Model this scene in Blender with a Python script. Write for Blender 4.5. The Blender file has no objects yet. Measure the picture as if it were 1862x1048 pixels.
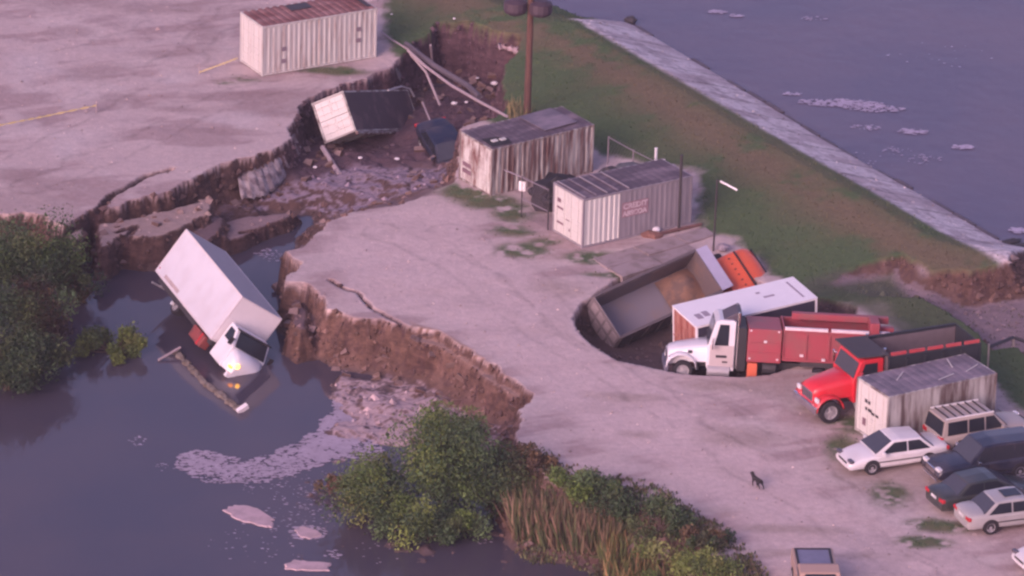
import bpy, math, random
import numpy as np
from mathutils import Vector, Matrix, Euler
random.seed(7); RNG = np.random.default_rng(7)
S = bpy.context.scene
COL = S.collection

# ------------------------------------------------------------------ camera
D, PITCH, FPX, ROLL = 280.0, math.radians(22.5), 10900.0, math.radians(1.6)
CAM = np.array([0, -D * math.cos(PITCH), D * math.sin(PITCH)])
FW = np.array([0, math.cos(PITCH), -math.sin(PITCH)])
R0 = np.array([1., 0, 0]); U0 = np.cross(R0, FW)
RT = math.cos(ROLL) * R0 + math.sin(ROLL) * U0
UP = np.cross(RT, FW)
cd = bpy.data.cameras.new('camera'); cam = bpy.data.objects.new('camera', cd); COL.objects.link(cam)
m = Matrix(((RT[0], UP[0], -FW[0], CAM[0]), (RT[1], UP[1], -FW[1], CAM[1]), (RT[2], UP[2], -FW[2], CAM[2]), (0, 0, 0, 1)))
cam.matrix_world = m
cd.sensor_width = 36; cd.lens = 36 * FPX / 1862; cd.clip_start = 1; cd.clip_end = 8000
S.camera = cam
# ------------------------------------------------------------------ world, sun, exposure
SUN_EL, SUN_AZ = math.radians(24), math.radians(238)      # azimuth the light comes from, x=east y=north
w = bpy.data.worlds.new('World'); S.world = w; w.use_nodes = True
nt = w.node_tree; nt.nodes.clear()
sk = nt.nodes.new('ShaderNodeTexSky'); sk.sky_type = 'NISHITA'; sk.sun_disc = False
sk.sun_elevation = SUN_EL; sk.sun_rotation = math.radians(90) - SUN_AZ
sk.air_density = 1.0; sk.dust_density = 3.0
mx = nt.nodes.new('ShaderNodeMix'); mx.data_type = 'RGBA'; mx.blend_type = 'MULTIPLY'; mx.inputs[0].default_value = 1
mx.inputs[7].default_value = (1.0, 0.725, 0.93, 1)
bg = nt.nodes.new('ShaderNodeBackground'); bg.inputs[1].default_value = 0.135
ow = nt.nodes.new('ShaderNodeOutputWorld')
nt.links.new(sk.outputs[0], mx.inputs[6]); nt.links.new(mx.outputs[2], bg.inputs[0]); nt.links.new(bg.outputs[0], ow.inputs[0])
sl = bpy.data.lights.new('sun', 'SUN'); so = bpy.data.objects.new('sun', sl); COL.objects.link(so)
sl.energy = 0.84; sl.angle = math.radians(28); sl.color = (1.0, 0.76, 0.86)
so.rotation_euler = Vector((math.cos(SUN_AZ) * math.cos(SUN_EL), math.sin(SUN_AZ) * math.cos(SUN_EL), math.sin(SUN_EL))).to_track_quat('Z', 'Y').to_euler()
S.view_settings.view_transform = 'Standard'; S.view_settings.look = 'None'
S.view_settings.exposure = 0.83; S.view_settings.gamma = 1.0; S.view_settings.use_curve_mapping = False
try: S.cycles.filter_width = 2.5
except Exception: pass

# ------------------------------------------------------------------ helpers
def at(x, y, z=0.0):
    """place seen at (x, y) of the 1862x1048 photograph, at height z"""
    d = FW * FPX + RT * (x - 931) + UP * (524 - y); t = (z - CAM[2]) / d[2]
    return CAM + d * t
def ats(pts, z=0.0): return np.array([at(p[0], p[1], p[2] if len(p) > 2 else z) for p in pts])

def hsh(ix, iy, s):
    n = (ix * 374761393 + iy * 668265263 + s * 1274126177) & 0xffffffff
    n = ((n ^ (n >> 13)) * 1274126177) & 0xffffffff
    return ((n ^ (n >> 16)) & 0xffff) / 65535.0
def vnoise(x, y, s=0):
    ix = np.floor(x).astype(np.int64); iy = np.floor(y).astype(np.int64); fx = x - ix; fy = y - iy
    fx = fx * fx * (3 - 2 * fx); fy = fy * fy * (3 - 2 * fy)
    return (hsh(ix, iy, s) * (1 - fx) * (1 - fy) + hsh(ix + 1, iy, s) * fx * (1 - fy) + hsh(ix, iy + 1, s) * (1 - fx) * fy + hsh(ix + 1, iy + 1, s) * fx * fy)
def fbm(x, y, s=0, o=4):
    a = 0; k = 0.5; t = 0
    for i in range(o): a = a + k * vnoise(x, y, s + i * 17); t += k; k *= .5; x = x * 2.03 + 5.1; y = y * 2.03 + 3.7
    return a / t
def sdf(X, Y, poly):
    """signed distance to polygon, positive inside"""
    P = np.asarray(poly)[:, :2]; n = len(P); d = np.full(X.shape, 1e9); ins = np.zeros(X.shape, bool)
    for i in range(n):
        a = P[i]; b = P[(i + 1) % n]; e = b - a; L = e @ e + 1e-12
        t = np.clip(((X - a[0]) * e[0] + (Y - a[1]) * e[1]) / L, 0, 1)
        d = np.minimum(d, np.hypot(X - a[0] - t * e[0], Y - a[1] - t * e[1]))
        c = ((a[1] > Y) != (b[1] > Y)) & (X < (b[0] - a[0]) * (Y - a[1]) / (b[1] - a[1] + 1e-12) + a[0]); ins ^= c
    return np.where(ins, d, -d)
def dline(X, Y, P):
    P = np.asarray(P)[:, :2]; d = np.full(X.shape, 1e9)
    for i in range(len(P) - 1):
        a = P[i]; e = P[i + 1] - a; L = e @ e + 1e-12
        t = np.clip(((X - a[0]) * e[0] + (Y - a[1]) * e[1]) / L, 0, 1)
        d = np.minimum(d, np.hypot(X - a[0] - t * e[0], Y - a[1] - t * e[1]))
    return d
def sm(t): t = np.clip(t, 0, 1); return t * t * (3 - 2 * t)

MATS = {}
def mat(name, col, rough=.6, metal=0., spec=.5, var=.12, scale=3., col2=None, ramp=(.45, .6), stretch=(1, 1, 1), bump=0., emit=None, es=1., bscale=None, coat=0):
    """principled with noise-driven tone; col2 = second colour (rust, dirt) in patches or streaks"""
    if name in MATS: return MATS[name]
    M = bpy.data.materials.new(name); M.use_nodes = True; n = M.node_tree; L = n.links; p = n.nodes['Principled BSDF']
    p.inputs['Roughness'].default_value = rough; p.inputs['Metallic'].default_value = metal
    p.inputs['Specular IOR Level'].default_value = spec
    if coat: p.inputs['Coat Weight'].default_value = coat; p.inputs['Coat Roughness'].default_value = .15
    tc = n.nodes.new('ShaderNodeTexCoord'); mp = n.nodes.new('ShaderNodeMapping'); L.new(tc.outputs['Object'], mp.inputs[0])
    mp.inputs['Scale'].default_value = stretch
    nz = n.nodes.new('ShaderNodeTexNoise'); nz.inputs['Scale'].default_value = scale; nz.inputs['Detail'].default_value = 6; nz.inputs['Roughness'].default_value = .62
    L.new(mp.outputs[0], nz.inputs[0])
    r = n.nodes.new('ShaderNodeValToRGB'); L.new(nz.outputs[0], r.inputs[0])
    if col2 is None:
        r.color_ramp.elements[0].position = .3; r.color_ramp.elements[1].position = .7
        r.color_ramp.elements[0].color = (*[c * (1 - var) for c in col], 1); r.color_ramp.elements[1].color = (*[min(1, c * (1 + var)) for c in col], 1)
    else:
        r.color_ramp.elements[0].position = ramp[0]; r.color_ramp.elements[1].position = ramp[1]
        r.color_ramp.elements[0].color = (*col, 1); r.color_ramp.elements[1].color = (*col2, 1)
    L.new(r.outputs[0], p.inputs['Base Color'])
    if bump:
        b = n.nodes.new('ShaderNodeBump'); b.inputs['Strength'].default_value = 1; b.inputs['Distance'].default_value = bump
        nb = n.nodes.new('ShaderNodeTexNoise'); nb.inputs['Scale'].default_value = bscale or scale * 3; nb.inputs['Detail'].default_value = 5
        L.new(tc.outputs['Object'], nb.inputs[0]); L.new(nb.outputs[0], b.inputs['Height']); L.new(b.outputs[0], p.inputs['Normal'])
    if emit: p.inputs['Emission Color'].default_value = (*emit, 1); p.inputs['Emission Strength'].default_value = es
    MATS[name] = M; return M

class MB:
    def __init__(s): s.v = []; s.f = []
    def quad(s, *p): i = len(s.v); s.v += [tuple(q) for q in p]; s.f.append(tuple(range(i, i + len(p)))); return s
    def box(s, x0, x1, y0, y1, z0, z1, M=None):
        i = len(s.v); c = [Vector((x, y, z)) for x in (x0, x1) for y in (y0, y1) for z in (z0, z1)]
        if M is not None: c = [M @ q for q in c]
        s.v += [tuple(q) for q in c]
        s.f += [tuple(i + k for k in q) for q in ((0, 1, 3, 2), (4, 6, 7, 5), (0, 4, 5, 1), (2, 3, 7, 6), (0, 2, 6, 4), (1, 5, 7, 3))]; return s
    def tube(s, pts, r, n=8, r2=None):
        pts = [Vector(p) for p in pts]; i0 = len(s.v); m = len(pts)
        for k, p in enumerate(pts):
            d = (pts[min(k + 1, m - 1)] - pts[max(k - 1, 0)]).normalized()
            a = d.cross(Vector((0, 0, 1)) if abs(d.z) < .9 else Vector((1, 0, 0))).normalized(); b = d.cross(a)
            rr = r if r2 is None else r + (r2 - r) * k / (m - 1)
            if isinstance(r, (list, tuple)): rr = r[k]
            for j in range(n): t = 2 * math.pi * j / n; s.v.append(tuple(p + a * math.cos(t) * rr + b * math.sin(t) * rr))
        for k in range(m - 1):
            for j in range(n): a_ = i0 + k * n + j; b_ = i0 + k * n + (j + 1) % n; s.f.append((a_, b_, b_ + n, a_ + n))
        s.f.append(tuple(i0 + j for j in reversed(range(n)))); s.f.append(tuple(i0 + (m - 1) * n + j for j in range(n))); return s
    def grid(s, rows, closed=False):
        i0 = len(s.v); nr = len(rows); nc = len(rows[0])
        for r in rows: s.v += [tuple(p) for p in r]
        for a in range(nr - 1):
            for b in range(nc - (0 if closed else 1)):
                c = (b + 1) % nc; s.f.append((i0 + a * nc + b, i0 + a * nc + c, i0 + (a + 1) * nc + c, i0 + (a + 1) * nc + b))
        return s
    def cap(s, row):
        i = len(s.v); s.v += [tuple(p) for p in row]; s.f.append(tuple(range(i, i + len(row)))); return s
    def prism(s, prof, y0, y1):
        """outline in x,z extruded over y"""
        n = len(prof); i = len(s.v); s.v += [(p[0], y0, p[1]) for p in prof] + [(p[0], y1, p[1]) for p in prof]
        s.f.append(tuple(i + k for k in range(n))); s.f.append(tuple(i + n + k for k in reversed(range(n))))
        for k in range(n): j = (k + 1) % n; s.f.append((i + k, i + n + k, i + n + j, i + j))
        return s
    def data(s, name, m, smooth=False):
        me = bpy.data.meshes.new(name); me.from_pydata(s.v, [], s.f); me.validate(); me.update()
        if smooth: me.polygons.foreach_set('use_smooth', [True] * len(me.polygons))
        me.materials.append(m); return me
def link(name, me, parent=None):
    o = bpy.data.objects.new(name, me); COL.objects.link(o)
    if parent: o.parent = parent
    return o
def part(name, mb, m, parent=None, smooth=False, bevel=0, sub=0, label=None):
    o = link(name, mb.data(name, m, smooth), parent)
    if bevel: b = o.modifiers.new('bevel', 'BEVEL'); b.width = bevel; b.segments = 2; b.limit_method = 'ANGLE'
    if sub: q = o.modifiers.new('sub', 'SUBSURF'); q.levels = sub; q.render_levels = sub
    if label: o['label'] = label
    return o
def tag(o, label, cat, group=None):
    o['label'] = label; o['category'] = cat
    if group: o['group'] = group
    return o
def thing(name, label, cat, loc, rot=(0, 0, 0), group=None):
    o = bpy.data.objects.new(name, None); COL.objects.link(o); o.location = Vector(loc); o.rotation_euler = rot; o.empty_display_size = .3
    return tag(o, label, cat, group)
def kids(o): return [c for c in bpy.data.objects if c.parent == o]
def rad(*a): return tuple(math.radians(x) for x in a)
def rm(*a): return Euler(rad(*a)).to_matrix().to_4x4()

# ------------------------------------------------------------------ terrain
ZP, ZL = -2.2, -0.5     # pool and lake levels
shore = ats([(800, -90), (955, -14), (1010, 8), (1062, 30), (1145, 40), (1165, 48), (1300, 128), (1400, 188), (1500, 250), (1600, 308), (1700, 364), (1835, 442), (1990, 470), (2300, 640)], ZL)
shore = np.vstack([shore[:, :2], [[700, 100], [1500, 1500], [-600, 1800], [-90, 200]]])
basin_px = [(-700, 470), (-200, 420), (0, 388), (60, 388), (120, 410), (150, 395), (170, 384), (215, 372), (260, 360), (330, 335), (400, 300), (470, 280), (520, 262), (530, 232), (545, 192), (590, 163), (640, 152), (700, 128), (735, 98),
            (775, 62, .4), (795, 44, .5), (860, 44, .6), (900, 62, .5), (950, 76, .4), (946, 100, .3), (920, 132), (918, 160), (930, 196), (905, 212), (840, 232), (832, 330), (790, 352), (720, 372), (650, 384), (590, 405), (572, 428), (548, 448), (520, 456), (548, 478), (512, 512), (550, 510), (583, 530), (592, 562), (640, 575), (690, 580), (740, 592), (795, 604), (850, 632), (900, 668), (935, 690), (972, 716), (952, 745), (940, 800),
            (960, 845), (1020, 885), (1150, 905), (1210, 955), (1280, 1000), (1335, 1060), (1420, 1300), (1400, 2600), (-2500, 2600)]
basin = ats(basin_px)
basin_c = ats([(100, 470, -2.9), (200, 600, -3), (400, 520, -3), (580, 655, -2.8), (545, 720, -2.8), (560, 770, -2.7), (585, 705, -2.5), (300, 900, -3), (520, 560, -3), (470, 470, -2.9), (530, 430, -2.8), (515, 408, -2.5), (440, 450, -2.7), (560, 412, -2.5), (590, 398, -2.1), (300, 430, -1.2), (200, 520, -2.9), (1100, 1100, -2.8), (900, 900, -2.4), (1300, 1150, -1.6), (1180, 1000, -1.4),
               (680, 735, -2.0), (760, 740, -1.95), (640, 712, -2.08), (622, 694, -2.12), (820, 750, -1.9), (850, 790, -1.9), (655, 778, -2.13), (710, 790, -2.05), (560, 830, -2.32), (420, 850, -2.4), (700, 830, -2.3),
               (600, 370, -1.2), (660, 345, -1.15), (740, 340, -.9), (810, 325, -.9), (620, 396, -.9), (700, 375, -.35), (780, 352, -.3), (520, 360, -1.6), (480, 340, -1.7), (440, 380, -1.7), (570, 330, -1.4), (600, 300, -1.6),
               (640, 290, -1.7), (740, 300, -1.6), (700, 270, -2.0), (560, 230, -2.3), (620, 190, -2.3), (700, 200, -2.2), (760, 160, -2.2), (800, 260, -1.5), (800, 200, -1.7), (880, 170, -1.9), (860, 110, -2.1), (910, 120, -2.0), (800, 110, -2.2), (840, 210, -1.3), (430, 320, -1.4)])
slump1 = ats([(168, 404), (215, 398), (262, 388), (310, 376), (345, 368), (384, 352), (392, 372), (386, 392), (340, 412), (300, 432), (262, 436), (225, 432), (200, 452), (168, 452), (160, 425)], -.55)
slump2 = ats([(118, 416), (152, 404), (158, 430), (140, 444), (118, 438)], -.35)
slump3 = ats([(400, 404), (440, 390), (500, 386), (555, 380), (530, 398), (490, 414), (450, 432), (404, 446)], -1.5)
slump4 = ats([(345, 400), (385, 384), (415, 392), (412, 420), (385, 440), (340, 440)], -.9)
bank_terr = ats([(745, 600), (800, 616), (850, 644), (905, 685), (955, 722), (940, 728), (890, 700), (840, 660), (790, 632), (742, 622)], -.45)
bank_lump = ats([(512, 520), (552, 524), (580, 560), (575, 600), (540, 610), (512, 590)], -.7)
breach = ats([(1490, 518), (1560, 498), (1640, 486), (1700, 488, .8), (1765, 494, .7), (1834, 497, .3), (1850, 458, -.3), (1866, 448, -.4), (1990, 470), (2200, 640), (2200, 900), (1990, 730), (1880, 668), (1850, 640), (1800, 642), (1770, 610), (1720, 575), (1680, 556), (1600, 548), (1540, 548), (1490, 540)], 0)
breach_c = ats([(1540, 530, .1), (1590, 525, -.1), (1640, 520, -.15), (1660, 500, .2), (1700, 505, .0), (1720, 530, -.45), (1780, 500, -.2), (1780, 560, -.75), (1850, 560, -.75), (1850, 490, -.62), (1950, 480, -.75), (2000, 600, -.8), (1800, 610, -.8), (1860, 650, -.7)])
thole = ats([(1043, 578), (1058, 550), (1090, 530), (1180, 470), (1300, 470), (1400, 520), (1500, 545), (1560, 560), (1560, 600), (1465, 660), (1400, 682), (1345, 686), (1240, 680), (1185, 668), (1125, 656), (1078, 628), (1050, 600)])
thole_c = ats([(1080, 600, -1.7), (1150, 640, -1.9), (1220, 640, -1.9), (1300, 660, -.95), (1400, 672, -.6), (1200, 560, -1.7), (1330, 560, -1.2), (1420, 560, -.7), (1500, 575, -.5), (1430, 650, -.5), (1260, 500, -1.0), (1360, 520, -.9)])
cracks = [([(312, 308), (270, 318), (240, 334), (205, 355), (180, 378), (160, 394)], .10, .35), ([(598, 508), (625, 524), (650, 532), (672, 556), (700, 574), (738, 592)], .045, .22), ([(168, 384), (165, 400), (172, 430), (160, 455)], .14, .9), ([(212, 402), (245, 392), (232, 410)], .08, .3),
          ([(440, 372), (480, 362), (560, 350), (600, 344)], .07, .25), ([(120, 412), (150, 398), (170, 384)], .12, .7)]

def idw(X, Y, C):
    a = np.zeros_like(X); t = np.zeros_like(X)
    for c in C: k = 1 / ((X - c[0]) ** 2 + (Y - c[1]) ** 2 + .3) ** 1.6; a += k * c[2]; t += k
    return a / t
def axis(lo, hi, st, far, gr=1.22):
    a = list(np.arange(lo, hi, st)); s = st; x = hi; r = []
    while x < far: r.append(x); s *= gr; x += s
    s = st; x = lo - st; l = []
    while x > -far: l.append(x); s *= gr; x -= s
    return np.array(l[::-1] + a + r)
gx = axis(-31, 31, .095, 1800); gy = axis(-37, 50, .105, 1800)
X, Y = np.meshgrid(gx, gy)
def height(X, Y):
    nf = fbm(X * .9, Y * .9, 3) - .5; nb = fbm(X * 2.6, Y * 2.6, 11) - .5; nc = fbm(X * 7, Y * 7, 5, 2) - .5
    z = 0.10 * (fbm(X * .18, Y * .18, 1) - .5) + .05 * nf + .02 * nc
    ds = -sdf(X, Y, shore)                       # distance inland from shore
    core = np.where(ds > 0, ds, 0)
    lev = np.interp(ds, [-30, -3, 0, .4, 4.2, 5.2, 7.5, 12.5, 14], [-2.5, -1.8, ZL - .12, ZL + .10, .85, 1.0, .75, .05, 0]) + .04 * nf * (ds > 3) + .04 * nc * (ds > 3)
    z = np.where(ds < 14, z * np.clip(ds / 14, 0, 1) + lev, z)
    zy = z.copy()
    wob = .60 * nf + .26 * nb + .10 * nc
    s = sdf(X, Y, basin)
    def carve(z, s, floor, width, rough=1.):
        u = np.clip((s + wob * rough) / width, 0, 1); t = 1 - (1 - u) ** 2.2
        return z * (1 - t) + floor * t
    fl = idw(X, Y, basin_c) + .22 * nb + .35 * nf * (1) + .08 * nc
    # flats close to water keep gentle relief
    fl = np.where(np.abs(fl - ZP) < .35, ZP + (fl - ZP) * .9, fl)
    gentle = sdf(X, Y, ats([(560, 420), (600, 395), (700, 370), (850, 350), (850, 300), (560, 320)]))
    width = .75 + 1.2 * sm((gentle + .5) / 1.5)
    bankz = sdf(X, Y, ats([(500, 520), (600, 540), (760, 580), (1000, 720), (960, 800), (800, 760), (560, 660), (480, 560)]))
    width = width + 1.0 * sm((bankz + .5) / 1.0)
    vegz = sdf(X, Y, ats([(940, 780), (1500, 1000), (1500, 2000), (900, 2000), (880, 850)])); width = width + 2.6 * sm((vegz + .5) / 2)
    z = carve(z, s, fl, width)
    for P, h, wd in ((slump1, -.55, .35), (slump2, -.35, .3), (slump3, -1.5, .4), (slump4, -1.0, .5), (bank_terr, -.42, .3), (bank_lump, -.8, .7)):
        t = sm((sdf(X, Y, P) + wob * .55 + .1) / wd); z = np.maximum(z, z * (1 - t) + (h + .10 * nf + .05 * nb) * t)
    sb = sdf(X, Y, breach); z = carve(z, sb, idw(X, Y, breach_c) + .12 * nb + .15 * nf, 1.3, .9)
    sh = sdf(X, Y, thole); z = carve(z, sh, idw(X, Y, thole_c) + .15 * nb, .6, .35)
    for P, wd, dp in cracks:
        d = dline(X + wob * .35, Y + nb * .3, ats(P, 0)); z = z - dp * sm(1.3 - d / (wd * 1.7))
    far = np.clip((np.hypot(X, Y) - 90) / 400, 0, 1)
    return z, zy, ds, s, sb, sh
Z, Z0, DS, SB, SBR, SH = height(X, Y)
def hz(x, y): return float(height(np.array([[x]], float), np.array([[y]], float))[0][0, 0])

dzx = np.gradient(Z, gx, axis=1); dzy = np.gradient(Z, gy, axis=0); slope = np.hypot(dzx, dzy)
def ell(px, py, rx, ry, z=0, soft=.5, ang=0.):
    """soft patch about a place, radii given in photo pixels on the ground"""
    c = at(px, py, z); sx = 39.; sy = 39 * .385
    u = (X - c[0]) / (rx / sx); v = (Y - c[1]) / (ry / sy)
    if ang: ca, sa = math.cos(ang), math.sin(ang); uu = (X - c[0]) * ca + (Y - c[1]) * sa; vv = -(X - c[0]) * sa + (Y - c[1]) * ca; u = uu / (rx / sx); v = vv / (ry / sy)
    return sm((1 - np.hypot(u, v) + (N1 - .5) * 1.5) / soft * .6)
N1 = fbm(X * .45, Y * .45, 21, 5); N2 = fbm(X * 1.6, Y * 1.6, 31, 4); N3 = fbm(X * 5, Y * 5, 41, 3); NS = fbm(X * .25 + Y * .1, Y * .9 - X * .35, 51, 4)
def lerp(C, c, t): return C * (1 - t[..., None]) + np.array(c) * t[..., None]
C = np.zeros(X.shape + (3,)); C[:] = (.50, .40, .385)
C = lerp(C, (.345, .25, .245), sm((NS - .47) * 5) * .75)
C = lerp(C, (.56, .47, .45), sm((N1 - .55) * 6) * .6)
sandm = sm(sdf(X, Y, ats([(560, 440), (640, 395), (760, 365), (860, 375), (900, 440), (1000, 500), (1060, 530), (1050, 600), (1120, 660), (1240, 690), (1330, 760), (1480, 860), (1600, 960), (1862, 1048), (2300, 1200), (1700, 1400), (1420, 1060), (1330, 960), (1200, 860), (1050, 790), (980, 720), (850, 620), (740, 580), (620, 560)])) / 1.6 + N1 - .3)
C = lerp(C, (.565, .445, .43), sandm * .8)
C = lerp(C, (.45, .35, .335), sandm * sm((N1 - .52) * 6) * .5)
for e in [(520, 190, 260, 40), (560, 120, 130, 40), (300, 15, 330, 22), (170, 130, 90, 26), (60, 370, 150, 36), (40, 320, 60, 20), (480, 60, 60, 60), (300, 95, 110, 18), (400, 240, 120, 10), (450, 170, 130, 12), (120, 60, 60, 16), (90, 330, 110, 24), (370, 60, 50, 30), (230, 180, 60, 14), (330, 200, 90, 9)]:
    C = lerp(C, (.29, .205, .20), ell(*e) * .55)
for e in [(330, 145, 70, 16), (180, 250, 170, 40), (60, 110, 90, 70), (430, 215, 90, 20)]: C = lerp(C, (.53, .45, .44), ell(*e) * .75)
for e in [(1440, 700, 110, 45), (1350, 800, 130, 22), (1150, 720, 110, 12), (1560, 840, 90, 30), (1640, 880, 130, 34), (1300, 700, 80, 14), (1160, 790, 60, 12), (1010, 520, 70, 22), (1280, 930, 140, 16), (1430, 960, 120, 10), (1500, 1010, 160, 10)]: C = lerp(C, (.34, .265, .235), ell(*e) * .7)
G1 = np.array((.076, .118, .052)); G2 = np.array((.16, .135, .08)); gc = G1 + (G2 - G1) * sm((N2 - .4) * 4)[..., None] * .55
# grass verges near the containers
gm = np.zeros_like(X)
for e in [(450, 145, 75, 16), (410, 150, 45, 10), (840, 352, 80, 22), (930, 390, 70, 22), (960, 455, 80, 22), (1060, 470, 90, 18), (1090, 500, 80, 10), (1550, 770, 80, 22), (1520, 810, 45, 30), (1620, 900, 40, 20), (1720, 960, 70, 14), (600, 130, 100, 10), (820, 345, 60, 20), (880, 370, 60, 18), (1000, 440, 60, 16), (1130, 500, 80, 10), (930, 420, 70, 16), (1690, 985, 60, 12)]: gm = np.maximum(gm, ell(*e))
gm *= sm((N2 - .24) * 5)
# levee grass and brown crown
foot = sdf(X, Y, ats([(660, -60), (690, 20), (700, 96), (745, 120), (800, 200), (900, 230), (1000, 250), (1100, 290), (1262, 330), (1262, 420), (1330, 440), (1420, 520), (1500, 560), (1600, 560), (1700, 640), (1700, 700), (1790, 690), (1862, 760), (2300, 900), (2300, 300), (900, -300), (700, -300)]))
lg = sm(foot / .8 + N2 - .3); sv_ = shore[10] - shore[6]; sv_ = sv_ / np.hypot(*sv_); ss_ = (X - shore[10][0]) * sv_[0] + (Y - shore[10][1]) * sv_[1]; road = sm((5.1 + 2.2 * sm((ss_ + 6) / 8) - DS + (N2 - .5) * .9) / .5); road[DS > 8] = 0
ty = sdf(X, Y, ats([(1040, 34, .9), (2100, 640, .9), (2300, 300, .9), (1140, -20, 0)])); road *= sm(ty / .6 + .5)
C = lerp(C, G1, lg); C = C * (1 - gm[..., None]) + gc * gm[..., None]
t = lg * sm((N1 - .42) * 3.5) * .35; C = lerp(C, (.105, .11, .06), t)
brown = lg * np.exp(-((DS - 6.6) / 1.9) ** 2) * sm((N1 + .5 * N2 - .45) * 3); C = lerp(C, (.17, .125, .08), brown * .8)
C = lerp(C, (.10, .085, .08), lg * sm(ell(1520, 520, 110, 30)) * .5)
rc = np.zeros_like(C); rc[:] = (.70, .62, .62); rc = lerp(rc, (.44, .35, .36), sm((NS - .47) * 6) * .65); rc = lerp(rc, (.34, .28, .28), sm((N3 - .56) * 6) * .6); rc = lerp(rc, (.3, .24, .25), sm((N2 - .58) * 8) * .5)
rc = lerp(rc, (.40, .33, .37), sm(1 - DS / 1.6) * .5)
ss_ = ss_ + (N2 - .5) * .3; rc = rc * (1 - .45 * (np.abs(ss_ / 2.4 - np.round(ss_ / 2.4)) < .03))[..., None]; rc = rc * (1 - .3 * (np.abs(DS - 2.6 + (N2 - .5) * .2) < .06))[..., None]
C = C * (1 - road[..., None]) + rc * road[..., None]
# carved ground: raw soil walls, mud floors
low = sm((Z0 - Z - .06) / .14); low = np.maximum(low, sm((slope - .38) / .25) * (Z0 - Z > .004) * (SB > -1.5))
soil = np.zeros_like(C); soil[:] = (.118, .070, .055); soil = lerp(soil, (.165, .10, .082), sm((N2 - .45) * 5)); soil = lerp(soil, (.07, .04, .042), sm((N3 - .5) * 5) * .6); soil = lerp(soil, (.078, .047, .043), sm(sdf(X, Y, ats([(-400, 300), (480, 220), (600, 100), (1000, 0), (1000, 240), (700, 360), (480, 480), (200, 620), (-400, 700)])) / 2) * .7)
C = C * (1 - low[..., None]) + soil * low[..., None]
inb = sm(SB / .6 + .3)
mud = low * sm((.45 - slope) * 5)
C = lerp(C, (.20, .14, .155), mud * .55)
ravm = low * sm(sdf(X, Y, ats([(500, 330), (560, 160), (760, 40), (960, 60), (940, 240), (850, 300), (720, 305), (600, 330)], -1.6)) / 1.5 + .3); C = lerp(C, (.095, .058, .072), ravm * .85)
mf = mud * sm(sdf(X, Y, ats([(480, 330), (560, 310), (640, 280), (830, 300), (840, 345), (700, 380), (600, 400), (560, 440), (400, 450), (400, 400)], -1.2)) / .8 + N1 - .4); C = lerp(C, (.30, .235, .285), mf * .8)
C = lerp(C, (.34, .26, .29), mf * sm((NS - .5) * 6) * .6)
sf = mud * sm(sdf(X, Y, ats([(600, 660), (700, 700), (830, 720), (900, 780), (800, 900), (640, 860), (590, 750)], ZP)) + .5 + (N1 - .5) * 3 + (N2 - .5) * 4 + (N3 - .5) * 2.5); C = lerp(C, (.44, .335, .345), sf * .9)
for P, c in ((slump1, (.36, .265, .235)), (slump2, (.36, .27, .24)), (slump3, (.24, .17, .165)), (bank_terr, (.30, .2, .165))):
    C = lerp(C, c, sm(sdf(X, Y, P) / .3 + .3) * sm((1.1 - slope) * 3) * .9)
bm = low * sm((SBR + .3) * 2) * sm((.6 - slope) * 4); C = lerp(C, (.25, .19, .2), bm * .85)
C = lerp(C, (.36, .31, .33), low * ell(1680, 502, 40, 30, -.5) * .8)
C = lerp(C, (.075, .095, .05), sm((sdf(X, Y, ats([(1490, 548), (1560, 530), (1620, 520), (1660, 560), (1720, 590), (1780, 640), (1700, 660), (1560, 580)], -.5)) + .4) * 1.2) * .85)
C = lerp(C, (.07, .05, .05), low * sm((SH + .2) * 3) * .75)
wet = sm((ZP + .22 - Z) / .25); C = lerp(C, (.08, .06, .06), wet * low * .8 * (1 - sf))
NB = fbm(X * 2.6, Y * 2.6, 11) - .5; WOB = .60 * (fbm(X * .9, Y * .9, 3) - .5) + .26 * NB + .10 * (fbm(X * 7, Y * 7, 5, 2) - .5)
for P, wd, dp in cracks: C = lerp(C, (.07, .04, .042), sm(1.5 - dline(X + WOB * .35, Y + NB * .3, ats(P)) / (wd * 1.5)) * .95)
C = C * (.96 + .08 * N3[..., None])
# tyre tracks along the haul road
for T in ([(700, 420), (860, 500), (1000, 610), (1180, 720), (1380, 860), (1600, 1000), (1700, 1060)], [(820, 420), (960, 510), (1050, 600), (1200, 700), (1420, 820), (1640, 960), (1800, 1050)], [(-60, 300), (150, 200), (330, 110), (420, 20)], [(60, 340), (260, 250), (430, 170), (560, 150)], [(1240, 700), (1330, 715), (1480, 790), (1640, 920)], [(0, 120), (180, 90), (330, 30)]):
    d = dline(X + (N1 - .5) * 1.5, Y, ats(T)); C = C * (1 - .17 * (sm(1 - np.abs(d - .9) / .22) * sm((N2 - .3) * 4) * (1 - low) * (1 - lg)))[..., None]
def mk_grid(name, gx, gy, Z, C, m):
    ny, nx = Z.shape; v = np.stack([*np.meshgrid(gx, gy), Z], -1).reshape(-1, 3)
    i = (np.arange(ny - 1)[:, None] * nx + np.arange(nx - 1)[None]).ravel(); f = np.stack([i, i + 1, i + nx + 1, i + nx], 1)
    me = bpy.data.meshes.new(name); me.vertices.add(len(v)); me.vertices.foreach_set('co', v.ravel()); me.loops.add(f.size); me.loops.foreach_set('vertex_index', f.ravel())
    me.polygons.add(len(f)); me.polygons.foreach_set('loop_start', np.arange(len(f)) * 4); me.polygons.foreach_set('loop_total', np.full(len(f), 4)); me.polygons.foreach_set('use_smooth', np.ones(len(f), bool))
    a = me.color_attributes.new('soil', 'FLOAT_COLOR', 'POINT'); a.data.foreach_set('color', np.concatenate([C.reshape(-1, 3), np.ones((len(v), 1))], 1).astype(np.float32).ravel())
    me.update(); me.materials.append(m); return link(name, me)
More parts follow.
